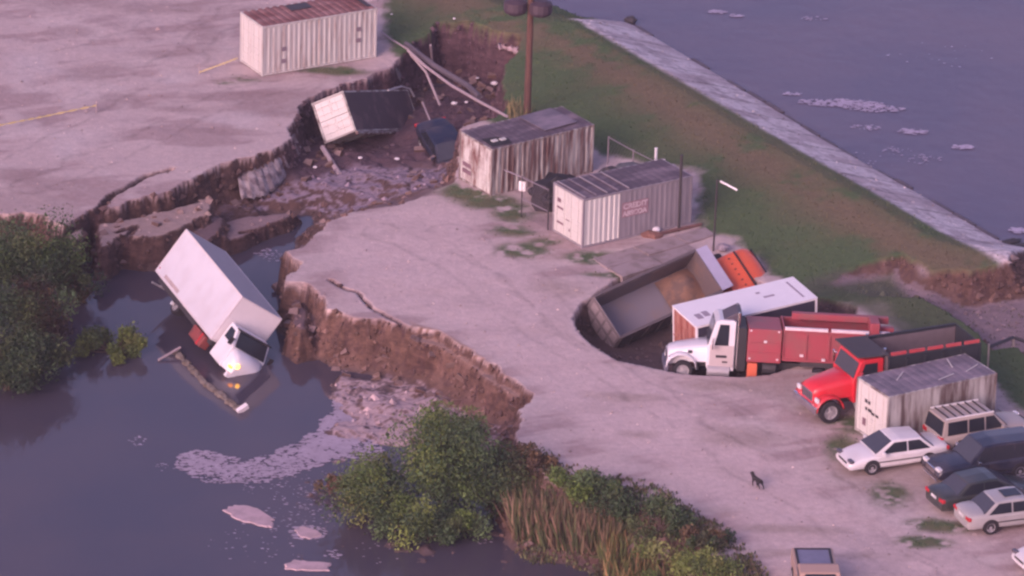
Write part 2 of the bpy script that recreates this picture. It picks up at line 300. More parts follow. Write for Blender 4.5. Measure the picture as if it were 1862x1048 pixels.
def vcol_mat(name, attr, rough=.9, nscale=6, namp=.25, bump=.03, bsc=9):
    M = bpy.data.materials.new(name); M.use_nodes = True; n = M.node_tree; L = n.links; p = n.nodes['Principled BSDF']; p.inputs['Roughness'].default_value = rough; p.inputs['Specular IOR Level'].default_value = .25
    a = n.nodes.new('ShaderNodeAttribute'); a.attribute_name = attr
    tc = n.nodes.new('ShaderNodeTexCoord'); nz = n.nodes.new('ShaderNodeTexNoise'); nz.inputs['Scale'].default_value = nscale; nz.inputs['Detail'].default_value = 5; nz.inputs['Roughness'].default_value = .7; L.new(tc.outputs['Object'], nz.inputs[0])
    mr = n.nodes.new('ShaderNodeMapRange'); mr.inputs[1].default_value = .3; mr.inputs[2].default_value = .7; mr.inputs[3].default_value = 1 - namp; mr.inputs[4].default_value = 1 + namp; L.new(nz.outputs[0], mr.inputs[0])
    mu = n.nodes.new('ShaderNodeMix'); mu.data_type = 'RGBA'; mu.blend_type = 'MULTIPLY'; mu.inputs[0].default_value = 1; L.new(a.outputs[0], mu.inputs[6]); L.new(mr.outputs[0], mu.inputs[7]); L.new(mu.outputs[2], p.inputs['Base Color'])
    if bump:
        b = n.nodes.new('ShaderNodeBump'); b.inputs['Distance'].default_value = bump; n2 = n.nodes.new('ShaderNodeTexNoise'); n2.inputs['Scale'].default_value = bsc; n2.inputs['Detail'].default_value = 6; L.new(tc.outputs['Object'], n2.inputs[0]); L.new(n2.outputs[0], b.inputs['Height']); L.new(b.outputs[0], p.inputs['Normal'])
    return M
GM = vcol_mat('ground_soil', 'soil', .95, 3.0, .14, .03, 8)
g = mk_grid('ground', gx, gy, Z, C, GM)
n_ = GM.node_tree; L_ = n_.links; pb_ = n_.nodes['Principled BSDF']; src = pb_.inputs['Base Color'].links[0].from_socket
ge = n_.nodes.new('ShaderNodeNewGeometry'); sx_ = n_.nodes.new('ShaderNodeSeparateXYZ'); L_.new(ge.outputs['True Normal'], sx_.inputs[0]); mr_ = n_.nodes.new('ShaderNodeMapRange'); mr_.inputs[1].default_value = .85; mr_.inputs[2].default_value = .45; L_.new(sx_.outputs[2], mr_.inputs[0])
tc_ = n_.nodes.new('ShaderNodeTexCoord'); mp_ = n_.nodes.new('ShaderNodeMapping'); mp_.inputs['Scale'].default_value = (1.3, 1.3, 2.6); L_.new(tc_.outputs['Object'], mp_.inputs[0]); nz_ = n_.nodes.new('ShaderNodeTexNoise'); nz_.inputs['Scale'].default_value = 1.3; nz_.inputs['Detail'].default_value = 7; nz_.inputs['Roughness'].default_value = .7; L_.new(mp_.outputs[0], nz_.inputs[0])
r_ = n_.nodes.new('ShaderNodeValToRGB'); r_.color_ramp.elements[0].position = .36; r_.color_ramp.elements[1].position = .66; r_.color_ramp.elements[0].color = (.48, .44, .46, 1); r_.color_ramp.elements[1].color = (1.35, 1.3, 1.25, 1); L_.new(nz_.outputs[0], r_.inputs[0])
mu_ = n_.nodes.new('ShaderNodeMix'); mu_.data_type = 'RGBA'; mu_.blend_type = 'MULTIPLY'; L_.new(mr_.outputs[0], mu_.inputs[0]); L_.new(src, mu_.inputs[6]); L_.new(r_.outputs[0], mu_.inputs[7]); L_.new(mu_.outputs[2], pb_.inputs['Base Color']); g['kind'] = 'structure'

def water_mat(name, col, rough, bump, sc, stretch=(1, 1, 1)):
    M = bpy.data.materials.new(name); M.use_nodes = True; n = M.node_tree; L = n.links; p = n.nodes['Principled BSDF']; p.inputs['Roughness'].default_value = rough; p.inputs['IOR'].default_value = 1.36
    tc = n.nodes.new('ShaderNodeTexCoord'); mp = n.nodes.new('ShaderNodeMapping'); mp.inputs['Scale'].default_value = stretch; L.new(tc.outputs['Object'], mp.inputs[0])
    n1 = n.nodes.new('ShaderNodeTexNoise'); n1.inputs['Scale'].default_value = .12; n1.inputs['Detail'].default_value = 4; L.new(mp.outputs[0], n1.inputs[0])
    r = n.nodes.new('ShaderNodeValToRGB'); r.color_ramp.elements[0].position = .35; r.color_ramp.elements[1].position = .68; r.color_ramp.elements[0].color = (*col, 1); r.color_ramp.elements[1].color = (col[0] * 1.35, col[1] * 1.2, col[2] * 1.05, 1); L.new(n1.outputs[0], r.inputs[0]); L.new(r.outputs[0], p.inputs['Base Color'])
    b = n.nodes.new('ShaderNodeBump'); b.inputs['Distance'].default_value = bump; n2 = n.nodes.new('ShaderNodeTexNoise'); n2.inputs['Scale'].default_value = sc; n2.inputs['Detail'].default_value = 3; L.new(mp.outputs[0], n2.inputs[0]); L.new(n2.outputs[0], b.inputs['Height']); L.new(b.outputs[0], p.inputs['Normal'])
    return M
wm = water_mat('pool_water', (.060, .055, .078), .05, .010, .8)
lm = water_mat('lake_water', (.095, .080, .125), .16, .03, 1.1)
o = part('pool_water', MB().quad(*[(*q, ZP) for q in ((-900, -900), (60, -900), (24, -8), (6, 22), (1, 42), (-22, 34), (-40, 10), (-900, -20))]), wm); o['kind'] = 'structure'
lk = [(*q, ZL) for q in shore[:14] - np.array([.25, .1])] + [(*q, ZL) for q in shore[14:]]
o = part('lake_water', MB().quad(*lk), lm); o['kind'] = 'structure'

# ------------------------------------------------------------------ materials of things
white = lambda n, a=.68, rust=(.20, .09, .065), r=(.52, .66), st=(5, 5, .5), c=(1, .97, .93): mat(n, (a * c[0], a * c[1], a * c[2]), .6, 0, .4, col2=rust, ramp=r, scale=1.1, stretch=st, bump=.004)
W1 = white('painted_steel_rusting', .50, (.27, .17, .15), (.5, .75)); W1d = white('painted_door_pale', .60, (.42, .27, .24), (.58, .8))
W2 = white('painted_steel_heavily_streaked', .42, (.12, .065, .06), (.38, .58), (4, 4, .35)); W2d = white('painted_door_rusting', .60, (.20, .10, .09), (.45, .66), (2.2, 2.2, .7))
W3 = white('painted_steel_clean', .60, (.38, .30, .26), (.6, .85)); W3g = mat('grey_painted_steel', (.25, .225, .25), .6, var=.15, scale=1.5, stretch=(3, 3, .5)); W3d = white('painted_door_white', .60, (.42, .28, .26), (.6, .85), (2, 2, .7))
W4 = white('painted_steel_soot_streaked', .47, (.12, .085, .08), (.40, .60), (1.8, 1.8, .22)); W4d = white('painted_front_white', .62, (.5, .42, .38), (.6, .85), (2, 2, .7))
rust_roof = mat('rusted_roof', (.17, .065, .06), .85, col2=(.30, .16, .15), ramp=(.42, .62), scale=1.2, stretch=(.6, 1.2, 1), bump=.01)
dark_roof = mat('tarred_roof', (.085, .065, .085), .8, col2=(.24, .19, .22), ramp=(.45, .7), scale=1.0, stretch=(.5, 1.3, 1), bump=.01)
grey_roof = mat('grey_membrane_roof', (.13, .115, .145), .7, col2=(.27, .22, .26), ramp=(.42, .66), scale=.9, stretch=(.6, 1.2, 1), bump=.01)
steel = mat('dark_steel', (.05, .045, .05), .6, .2); black = mat('black_rubber', (.018, .016, .02), .8); gap = mat('dark_trim', (.02, .018, .022), .6)
lightm = mat('galvanised_steel', (.42, .40, .42), .5, .3); woodp = mat('treated_pole_wood', (.13, .065, .05), .9, col2=(.07, .035, .03), scale=2, stretch=(6, 6, .4))
glass = mat('tinted_glass', (.02, .024, .034), .12, 0, .3, var=.05); glassl = mat('sky_reflecting_glass', (.055, .06, .08), .2, 0, .35, var=.05)
chrome = mat('chrome', (.75, .73, .75), .2, 1.0, var=.03)
lampw = mat('headlamp_glass', (.7, .68, .7), .15, 0, .8); lampr = mat('red_lamp', (.5, .03, .04), .25, 0, .6); amber = mat('amber_lamp', (.6, .2, .02), .3)

# ------------------------------------------------------------------ shipping containers
def corr(p0, p1, z0, z1, nrm, per=.29, dep=.03):
    """corrugated wall between p0 and p1, ribs upright"""
    p0 = Vector(p0); p1 = Vector(p1); L = (p1 - p0).length; n = max(2, round(L / per)); d = (p1 - p0) / n; nn = Vector(nrm); a = []
    for k in range(n):
        q = p0 + d * k
        jj = random.uniform(.45, 1.5)
        for f, h in ((0, 0), (.28, 0), (.42, 1), (.84, 1)): a.append(q + d * (f + random.uniform(-.05, .05) * (f > 0)) - nn * dep * h * jj)
    a.append(p1); rows = [[(p.x, p.y, z) for p in a] for z in (z0, z1)]
    return MB().grid(rows)
def container(label, cat, loc, rz, L, W, H, side, door, roof, frame, rot=None, group='rusting shipping containers', split=None, smooth_side=False, name='shipping_container', loose=False, flat=False, rib=.012):
    t = thing(name, label, cat, loc, rot or (0, 0, math.radians(rz)), group)
    x0, x1, y0, y1 = -L / 2, L / 2, -W / 2, W / 2; f = .10
    fr = MB()
    for x in (x0, x1 - f):
        for y in (y0, y1 - f): fr.box(x, x + f, y, y + f, .0, H - .002)
    for z in (.02, H - .11):
        for y in (y0 + .004, y1 - .084): fr.box(x0 + f, x1 - f, y, y + .08, z, z + .10)
        for x in (x0 + .004, x1 - .084): fr.box(x, x + .08, y0 + f, y1 - f, z, z + .10)
    part('frame', fr, frame, t, bevel=.01)
    wz0, wz1 = .12, H - .11
    segs = [(x0 + f, x1 - f, side)] if not split else [(x0 + f, x0 + split[0], side), (x0 + split[0] + .01, x1 - f, split[1])]
    for a, b, mm in segs:
        if smooth_side:
            n = 5; dx = (b - a) / n
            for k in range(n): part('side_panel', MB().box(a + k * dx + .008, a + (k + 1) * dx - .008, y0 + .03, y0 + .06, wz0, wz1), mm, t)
        else: part('side_panel', corr((a, y0 + .02, 0), (b, y0 + .02, 0), wz0, wz1, (0, -1, 0), dep=.012 if mm is W3g else .03), mm, t)
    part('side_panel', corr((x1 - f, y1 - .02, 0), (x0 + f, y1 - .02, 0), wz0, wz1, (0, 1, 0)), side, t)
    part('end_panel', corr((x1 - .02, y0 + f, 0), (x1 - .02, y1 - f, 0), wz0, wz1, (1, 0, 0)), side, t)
    mid = (y0 + y1) / 2
    for a, b in ((y0 + f + .01, mid - .012), (mid + .012, y1 - f - .01)):
        dm = MB().box(x0 + .03, x0 + .07, a, b, wz0 + .01, wz1 - .01)
        n = 4; hgt = (wz1 - wz0) / n
        for k in range(n): dm.box(x0 + .012, x0 + .03, a + .07, b - .07, wz0 + k * hgt + .06, wz0 + (k + 1) * hgt - .06)
        dr = part('door', dm, door, t)
        for yy in (a + .28, b - .28):
            br = MB().tube([(x0 - .015, yy, wz0 + .02), (x0 - .015, yy, wz1 - .02)], .018, 6)
            br.box(x0 - .03, x0 + .01, yy - .04, yy + .04, wz0 + .9, wz0 + 1.0).box(x0 - .045, x0 - .02, yy - .02, yy + .25, wz0 + .86, wz0 + .9)
            part('locking_bar', br, door, dr)
    rf = MB(); n = max(4, round(L / .42)); dx = (L - 2 * .03) / n; rows = []
    for k in range(n):
        xx = x0 + .03 + k * dx
        for ff, h in ((0, 0), (.3, 0), (.42, rib), (.85, rib)): rows.append([(xx + dx * ff, y, H - .02 + h + (.035 * math.sin(3 * xx) * (1 - (2 * y / W) ** 2) if loose else 0) - .0) for y in np.linspace(y0 + .03, y1 - .03, 7)])
    rows.append([(x1 - .03, y, H - .02) for y in np.linspace(y0 + .03, y1 - .03, 7)])
    if flat: rf = MB().box(x0 - .01, x1 + .01, y0 - .01, y1 + .01, H - .02, H + .01)
    else: rf.grid(rows)
    part('roof', rf, roof, t)
    part('floor', MB().box(x0 + .09, x1 - .09, y0 + .09, y1 - .09, .03, .13), steel, t)
    return t
c1 = container('white container with a rusty brown roof, standing beside the yellow tape', 'shipping container', (-10.78, 29.83, .02), 29.9, 6.6, 2.5, 2.7, W1, W1d, rust_roof, W1, rib=.025)
c2 = container('white container heavily streaked with rust, in front of the tall wooden pole', 'shipping container', (.52, 14.41, .0), 36.1, 6.1, 2.75, 2.55, W2, W2d, dark_roof, W2, rot=rad(1.5, -.8, 35.6), loose=True)
c3 = container('white and grey container with two lines of faded lettering on its long side', 'shipping container', (5.17, 7.92, .0), 33.7, 6.3, 2.6, 2.53, W3, W3d, dark_roof, W3g, split=(2.1, W3g))
c4 = container('white box container with grey roof and sooty streaked side, behind the white sedan', 'shipping container', (18.48, -14.92, .02), 31.2, 5.8, 2.52, 2.56, W4, W4d, grey_roof, W4, smooth_side=True)
ink = mat('black_print', (.03, .025, .035), .7); pale = mat('pale_pink_print', (.62, .52, .55), .7, col2=(.40, .30, .33), scale=3, ramp=(.45,.65)); redp = mat('faded_red_paint', (.30, .19, .22), .7)
def text(body, size, M, m, parent, name='lettering', bold=.0, ext=.004):
    cu = bpy.data.curves.new(name, 'FONT'); cu.body = body; cu.size = size; cu.extrude = ext; cu.offset = bold; cu.align_x = 'LEFT'; cu.resolution_u = 3
    tmp = bpy.data.objects.new('tmp', cu); COL.objects.link(tmp); dg = bpy.context.evaluated_depsgraph_get(); me = bpy.data.meshes.new_from_object(tmp.evaluated_get(dg)); bpy.data.objects.remove(tmp); bpy.data.curves.remove(cu)
    me.transform(M); me.materials.clear(); me.materials.append(m); return link(name, me, parent)
FR = Matrix.Rotation(math.radians(90), 4, 'X')       # faces -y
LF = Matrix.Rotation(math.radians(-90), 4, 'Z') @ FR   # faces -x
bd = MB().box(-.92, .60, -1.312, -1.306, 1.14, 1.90); part('lettering_panel', bd, redp, c3)
text('CREDIT', .36, Matrix.Translation((-.86, -1.318, 1.57)) @ FR @ Matrix.Diagonal((1.14, 1, 1, 1)), pale, c3, bold=.012)
text('ABSCOA', .34, Matrix.Translation((-.87, -1.318, 1.21)) @ FR @ Matrix.Diagonal((1.04, 1, 1, 1)), pale, c3, bold=.012)
for y, z, a, b in ((.75, 1.7, .3, .2), (.65, 1.38, .55, .10), (.65, .62, .6, .10), (-.2, .5, .12, .12), (-.1, 1.0, .5, .04)): part('door_marking', MB().box(-3.165, -3.155, y - a / 2, y + a / 2, z, z + b), mat('faded_marking', (.20, .12, .15), .8), c3)
for z, y, a, b in ((1.62, .35, .42, .16), (1.28, .25, .5, .14), (1.22, -.25, .55, .12), (.5, .55, .25, .35)): part('worn_marking', MB().box(-2.905, -2.89, y - a / 2, y + a / 2, z, z + b), ink if z > 1 else mat('faded_marking', (.2, .12, .15)), c4)
for x, z in ((-2.2, .55), (-2.2, 1.2), (2.1, 1.0), (2.1, 1.6)): part('worn_marking', MB().box(x, x + .28, -1.262, -1.252, z, z + .22), mat('faded_grey_marking', (.22, .17, .2), .8), c1)
for z in (.9, .55): part('worn_marking', MB().box(-3.1, -3.06, .3, 1.0, z, z + .2), mat('faded_marking', (.2, .12, .15)), c2)
# dark hole torn in the near corner of the second container's roof, with two bright scraps
part('roof_hole', MB().quad((-2.9, -1.2, 2.585), (-1.8, -1.25, 2.585), (-1.6, -.7, 2.585), (-2.0, -.2, 2.585), (-2.8, -.1, 2.585)), black, c2)
for x, y in ((-2.55, -.75), (-2.1, -.8)): part('roof_scrap', MB().box(x, x + .3, y, y + .22, 2.59, 2.64), W3, c2)
part('roof_patch', MB().box(.4, 2.4, -.9, 1.2, 2.60, 2.625, rm(0, 0, 3)), grey_roof, c2)
for k in range(5): part('roof_batten', MB().box(-3.0 + k * .62, -2.94 + k * .62, -1.2, 1.2, 2.55, 2.60 + .01 * (k % 2)), grey_roof if k % 2 else W3g, c3)
for k, (x, y, a) in enumerate(((-1.2, .4, 40), (.6, -.6, 15), (1.6, .6, 70), (2.2, -.3, 25))): part('roof_seam', MB().box(-.5, .5, -.02, .02, 0, .02, Matrix.Translation((x, y, 2.58)) @ rm(0, 0, a)), W3, c4)
part('roof_tear', MB().box(-.9, .3, .2, 1.0, 2.72, 2.74), steel, c1); part('roof_gap', MB().box(2.9, 3.1, -.9, 1.1, 2.72, 2.75), steel, c1)
# tilted container in the ravine
ct = container('white-ended container tipped over in the dark ravine, its roof caked in mud', 'shipping container', (-8.4, 24.94, -1.52), 0, 7.6, 2.15, 1.9, W2, W1d, mat('mud_caked_roof', (.065, .045, .055), .9, col2=(.20, .13, .13), ramp=(.5, .72), scale=.5, bump=.02), W4, rot=rad(59.9, 17.5, 64.6), group='rusting shipping containers', rib=.004)
part('bent_rail', MB().tube([(1.2, 1.0, 2.0), (2.6, 1.15, 2.15), (3.4, 1.0, 2.2), (3.8, .6, 2.1)], .05, 6), lightm, ct)
part('bottom_rail', MB().tube([(-3.8, -1.15, 1.9), (0, -1.2, 1.86), (2.5, -1.15, 1.95), (3.9, -.9, 2.05)], .09, 6), W2, ct)
# red-ended white box body
wb = container('bright white roofed cargo box with rusty red end, between orange and white trucks', 'cargo box', (10.81, -4.51, -.8), 0, 6.25, 2.4, 2.4, mat('shade_navy_side', (.035, .032, .055), .6), mat('rusty_red_end', (.33, .11, .085), .7, col2=(.45, .22, .18), scale=1.5, stretch=(3, 3, .5)), mat('bright_white_roof', (.76, .75, .79), .5, var=.03), mat('white_edge_trim', (.8, .76, .78), .6, var=.05), rot=rad(2.9, -4.3, 26.0), group=None, smooth_side=True, name='cargo_box', flat=True)  # shade on the box's long side is put into its dark navy colour
for a in [(2.55, 2.65, -.85, .85), (-2.7, -2.4, -.6, -.1), (-2.3, -2.0, -.5, 0), (.95, 1.5, -.12, .04), (.8, 1.0, .4, .55)]: part('roof_mark', MB().box(*a, 2.412, 2.42), mat('roof_grime', (.3, .26, .32), .8), wb)

# ------------------------------------------------------------------ vehicles
def wheel(parent, x, y, r, wd, side, rimc=lightm, name='wheel'):
    mb = MB(); n = 20; prof = [(r * .62, -.5), (r * .93, -.5), (r, -.36), (r, .36), (r * .93, .5), (r * .62, .5)]
    rows = [[(math.cos(2 * math.pi * k / n) * a, b * wd, math.sin(2 * math.pi * k / n) * a) for k in range(n)] for a, b in prof]; mb.grid(rows, True)
    wobj = part(name, mb, black, parent, smooth=False); wobj.location = (x, y, r)
    q = MB(); yy = side * wd * .42; n = 16
    for k in range(5):
        a = 2 * math.pi * k / 5; ca, sa = math.cos(a), math.sin(a); pa = (-sa * r * .1, ca * r * .1)
        q.quad((pa[0], yy, pa[1]), (ca * r * .6 + pa[0], yy, sa * r * .6 + pa[1]), (ca * r * .6 - pa[0], yy, sa * r * .6 - pa[1]), (-pa[0], yy, -pa[1]))
    q.tube([(0, yy * .5, 0), (0, yy * 1.08, 0)], r * .22, 10)
    rows = [[(math.cos(2 * math.pi * k / n) * a, b, math.sin(2 * math.pi * k / n) * a) for k in range(n)] for a, b in ((r * .64, side * wd * .5), (r * .56, side * wd * .46), (r * .54, side * wd * .1), (.01, side * wd * .1))]; q.grid(rows, True)
    part('rim', q, rimc, wobj); return wobj
def patch(c, inset, off, mb=None, nu=1, nv=1):
    """panel inset inside a four-cornered face and raised off it, with an edge"""
    c = [Vector(p) for p in c]; n = (c[1] - c[0]).cross(c[3] - c[0]).normalized(); mb = mb or MB()
    def P(u, v, h): return (c[0] * (1 - u) + c[1] * u) * (1 - v) + (c[3] * (1 - u) + c[2] * u) * v + n * h
    iu = inset / max(.01, (c[1] - c[0]).length); iv = inset / max(.01, (c[3] - c[0]).length)
    q = [(iu, iv), (1 - iu, iv), (1 - iu, 1 - iv), (iu, 1 - iv)]
    top = [P(u, v, off) for u, v in q]; bot = [P(u, v, -.02) for u, v in q]; mb.quad(*top)
    for k in range(4): j = (k + 1) % 4; mb.quad(top[k], bot[k], bot[j], top[j])
    return mb
def car(label, cat, loc, yaw, paint, kind='sedan', L=4.75, W=1.78, rot=None, rack=False, grille=None, sunroof=False, group=None, name='parked_car', trim=None):
    t = thing(name, label, cat, loc, rot or (0, 0, math.radians(yaw)), group); h = L / 2; w = W / 2
    if kind == 'sedan':
        st = [(-h, .84, .30, .84), (-h + .10, .94, .26, .93), (-h + .55, .985, .28, .97), (-h + 1.1, 1, .28, .95), (-.6, 1, .25, .93), (.4, 1, .25, .91), (1.05, 1, .25, .90), (1.5, .99, .28, .84), (h - .45, .95, .30, .74), (h - .12, .89, .24, .64), (h, .80, .27, .57)]
        cb = [(-h + .62, .93, .80), (-h + 1.32, .80, 1.36), (-.05, .80, 1.43), (.32, .79, 1.40), (1.22, .93, .88)]   # x, half-width factor, z
    elif kind == 'suv':
        st = [(-h, .90, .50, 1.02), (-h + .08, .96, .45, 1.06), (-h + .5, 1, .38, 1.08), (-1.2, 1, .35, 1.08), (-.3, 1, .33, 1.07), (.5, 1, .33, 1.06), (1.0, 1, .35, 1.06), (1.4, .99, .38, 1.04), (h - .3, .96, .42, .98), (h - .08, .92, .45, .88), (h, .84, .5, .72)]
        cb = [(-h + .06, .93, .98), (-h + .22, .84, 1.72), (-.3, .84, 1.78), (.32, .83, 1.73), (1.02, .93, 1.02)]
    rows = []
    for x, f, zb, zt in st:
        r = w * f; half = [(r * .90, zb), (r * .985, zb + .10), (r, zb + .26 if zt - zb > .4 else (zb + zt) / 2), (r * .985, zt - .12), (r * .93, zt - .035), (r * .62, zt + .012), (0, zt + .03)]
        rows.append([(x, y, z) for y, z in half] + [(x, -y, z) for y, z in reversed(half[:-1])])
    mb = MB().grid(rows); mb.cap([rows[0][k] for k in range(len(rows[0]))]); mb.cap([rows[-1][k] for k in reversed(range(len(rows[0])))])
    part('body', mb, paint, t, smooth=True, sub=1)
    pts = [(x, w * f, z) for x, f, z in cb]
    A, B, Cc, Dd, E = pts; rows = []
    for i, (x, y, z) in enumerate(pts):
        crown = .03 if 0 < i < 4 else .0
        belt = w * .93; zb = .85 if kind == 'sedan' else 1.0
        sideb = (x, belt if 0 < i < 4 else y, zb if 0 < i < 4 else z - .02)
        row = [sideb, (x, y, z - .05 if 0 < i < 4 else z - .01), (x, y * .9, z), (x, 0, z + crown)]
        rows.append(row + [(a, -b, c) for a, b, c in reversed(row[:-1])])
    part('roof', MB().grid(rows), paint, t, smooth=False, bevel=.0)
    gl = glass
    part('windshield', patch([(E[0] - .02, E[1] - .03, E[2] + .03), (Dd[0] + .02, Dd[1] * .93, Dd[2] - .02), (Dd[0] + .02, -Dd[1] * .93, Dd[2] - .02), (E[0] - .02, -E[1] + .03, E[2] + .03)], .03, .03), glassl, t)
    part('rear_window', patch([(A[0] + .02, A[1] - .03, A[2] + .03), (B[0] - .02, B[1] * .93, B[2] - .02), (B[0] - .02, -B[1] * .93, B[2] - .02), (A[0] + .02, -A[1] + .03, A[2] + .03)][::-1], .03, .03), glassl if kind == 'sedan' else gl, t)
    zb = (.87 if kind == 'sedan' else 1.03)
    for s in (1, -1):
        xs = [B[0] - (.42 if kind == 'sedan' else -.02), -.35, E[0] - .28] if kind == 'sedan' else [B[0] + .06, -h + 1.35, -.15, E[0] - .2]
        tx = [B[0] + .10, -.35, Dd[0] - .02] if kind == 'sedan' else [B[0] + .1, -h + 1.35, -.15, Dd[0]]
        for k in range(len(xs) - 1):
            yt = w * .80 if kind == 'sedan' else w * .84; zt = 1.33 if kind == 'sedan' else 1.66; yb = w * .93
            q = [(xs[k] + .03, s * yb, zb + .02), (xs[k + 1] - .03, s * yb, zb + .02), (tx[k + 1] - .03, s * yt, zt), (tx[k] + .03, s * yt, zt)]
            if s > 0: q = [q[1], q[0], q[3], q[2]]
            part('side_window', patch(q, .012, .022), gl, t)
        part('door_mirror', MB().box(E[0] - .42, E[0] - .30, s * (w + .12) - .10, s * (w + .12) + .10, zb + .02, zb + .17), chrome if trim == 'chrome' else paint, t, bevel=.02)
        for xa, xb in (((-1.0), .0), (.05, 1.05)):
            part('door', MB().box(xa, xb, s * (w - .014) - .01, s * (w - .014) + .01, .36, zb - .08), paint, t, bevel=.006)
            part('door_handle', MB().box(xa + .08, xa + .26, s * (w + .005) - .015, s * (w + .005) + .015, zb - .18, zb - .14), paint, t)
        part('sill_moulding', MB().box(-1.3, 1.3, s * (w + .002) - .008, s * (w + .002) + .008, .52, .57), gap, t)
        wb = L * .285; r = .32 if kind == 'sedan' else .37
        for x in (-wb, wb):
            n = 14; arc = [(x + math.cos(math.pi * k / n) * (r + .07), s * (w + .003), r + .0 + math.sin(math.pi * k / n) * (r + .07)) for k in range(n + 1)] + [(x - r - .07, s * (w + .003), .26), (x + r + .07, s * (w + .003), .26)]
            part('wheel_arch', MB().cap(arc if s < 0 else arc[::-1]), gap, t); wheel(t, x, s * (w - .09), r, .22, s)
        hy = w * .66
        part('headlight', MB().box(h - .22, h - .03, s * hy - .2, s * hy + .16, (.58 if kind == 'sedan' else .80), (.70 if kind == 'sedan' else .94)), lampw if kind == 'suv' else mat('dark_lamp_glass', (.10, .09, .11), .15), t, bevel=.02)
        part('tail_light', MB().box(-h - .012, -h + .14, s * w * .72 - .2, s * w * .72 + .17, .68 if kind == 'sedan' else .8, .84 if kind == 'sedan' else 1.0), lampr, t, bevel=.02)
    part('number_plate', MB().box(-h - .02, -h + .05, -.22, .22, .66, .78), lampw, t)
    part('grille', MB().box(h - .06, h + .012, -.42, .42, .46 if kind == 'sedan' else .62, .56 if kind == 'sedan' else .86), chrome if grille else gap, t, bevel=.01)
    for x in (-h, h): part('bumper', MB().box(x - .05, x + .02, -w * .70, w * .70, .30, .44) if x > 0 else MB().box(x - .02, x + .05, -w * .74, w * .74, .32, .48), paint if not grille else chrome, t, bevel=.03)
    if sunroof: part('sunroof', MB().box(-.55, .25, -.36, .36, 1.44, 1.465), glass, t, bevel=.01)
    if rack:
        for s in (1, -1): part('roof_rail', MB().box(B[0] + .05, Dd[0], s * w * .76 - .03, s * w * .76 + .03, 1.77, 1.83), mat('pale_rail', (.75, .72, .72), .4), t)
        for k in range(6): part('rack_crossbar', MB().box(B[0] + .2 + k * .38, B[0] + .26 + k * .38, -w * .74, w * .74, 1.80, 1.83), gap, t)
    return t
def paintm(n, c, r=.35, coat=.3): return mat(n, c, r, 0, .5, scale=.9, coat=coat, col2=tuple(x * .80 + y * .20 for x, y in zip(c, (.30, .22, .18))), ramp=(.42, .75))
pw = paintm('white_car_paint', (.70, .68, .70)); pg = paintm('dark_green_car_paint', (.028, .036, .036), .3); ps = paintm('silver_car_paint', (.38, .37, .37), .35); pb = paintm('dark_blue_car_paint', (.018, .022, .042), .25); pt = paintm('cream_car_paint', (.42, .36, .33), .45)
def cpos(px, py, yaw, w, dx=0):
    """centre of a car whose near-side mid-wheelbase point on the ground is seen at px, py"""
    p = at(px, py, 0); a = math.radians(yaw); n = (-math.sin(a), math.cos(a))
    if n[1] < 0: n = (-n[0], -n[1])
    return (p[0] + n[0] * w + math.cos(a) * dx, p[1] + n[1] * w + math.sin(a) * dx, .02)
car('white sedan with its nose to the sandy road, before the grey-roofed container', 'car', cpos(1636, 857, 202, .85), 202, pw, group='cars parked beside the sandy road')
car('dark green sedan seen from its red tail light end, beside the silver sedan', 'car', cpos(1802, 930, 24, .85), 24, pg, group='cars parked beside the sandy road')
car('silver sedan with a sunroof and dark tinted rear window', 'car', cpos(1853, 966, 20, .85), 20, ps, sunroof=True, group='cars parked beside the sandy road')
car('dark blue sport utility car with chrome bumper, behind the dark green sedan', 'car', cpos(1800, 880, 203, .9), 203, pb, kind='suv', L=5.0, W=1.9, grille=True, trim='chrome', group='cars parked beside the sandy road')
car('cream sport utility car with a roof rack, beside the grey-roofed container', 'car', cpos(1795, 822, 26, .88), 26, pt, kind='suv', L=4.7, W=1.82, rack=True, group='cars parked beside the sandy road')
car('white car cut off by the bottom right corner of the photo', 'car', cpos(1960, 1040, 203, .85), 203, pw, group='cars parked beside the sandy road')
# navy car nose down in the ravine
q = at(812, 288, -1.85); car('dark blue car lying nose down in the mud beside the tipped container', 'car', (q[0], q[1], -1.95), 0, paintm('navy_car_paint', (.012, .018, .045), .5, 0), rot=rad(8, 14, -68), name='sunken_car')
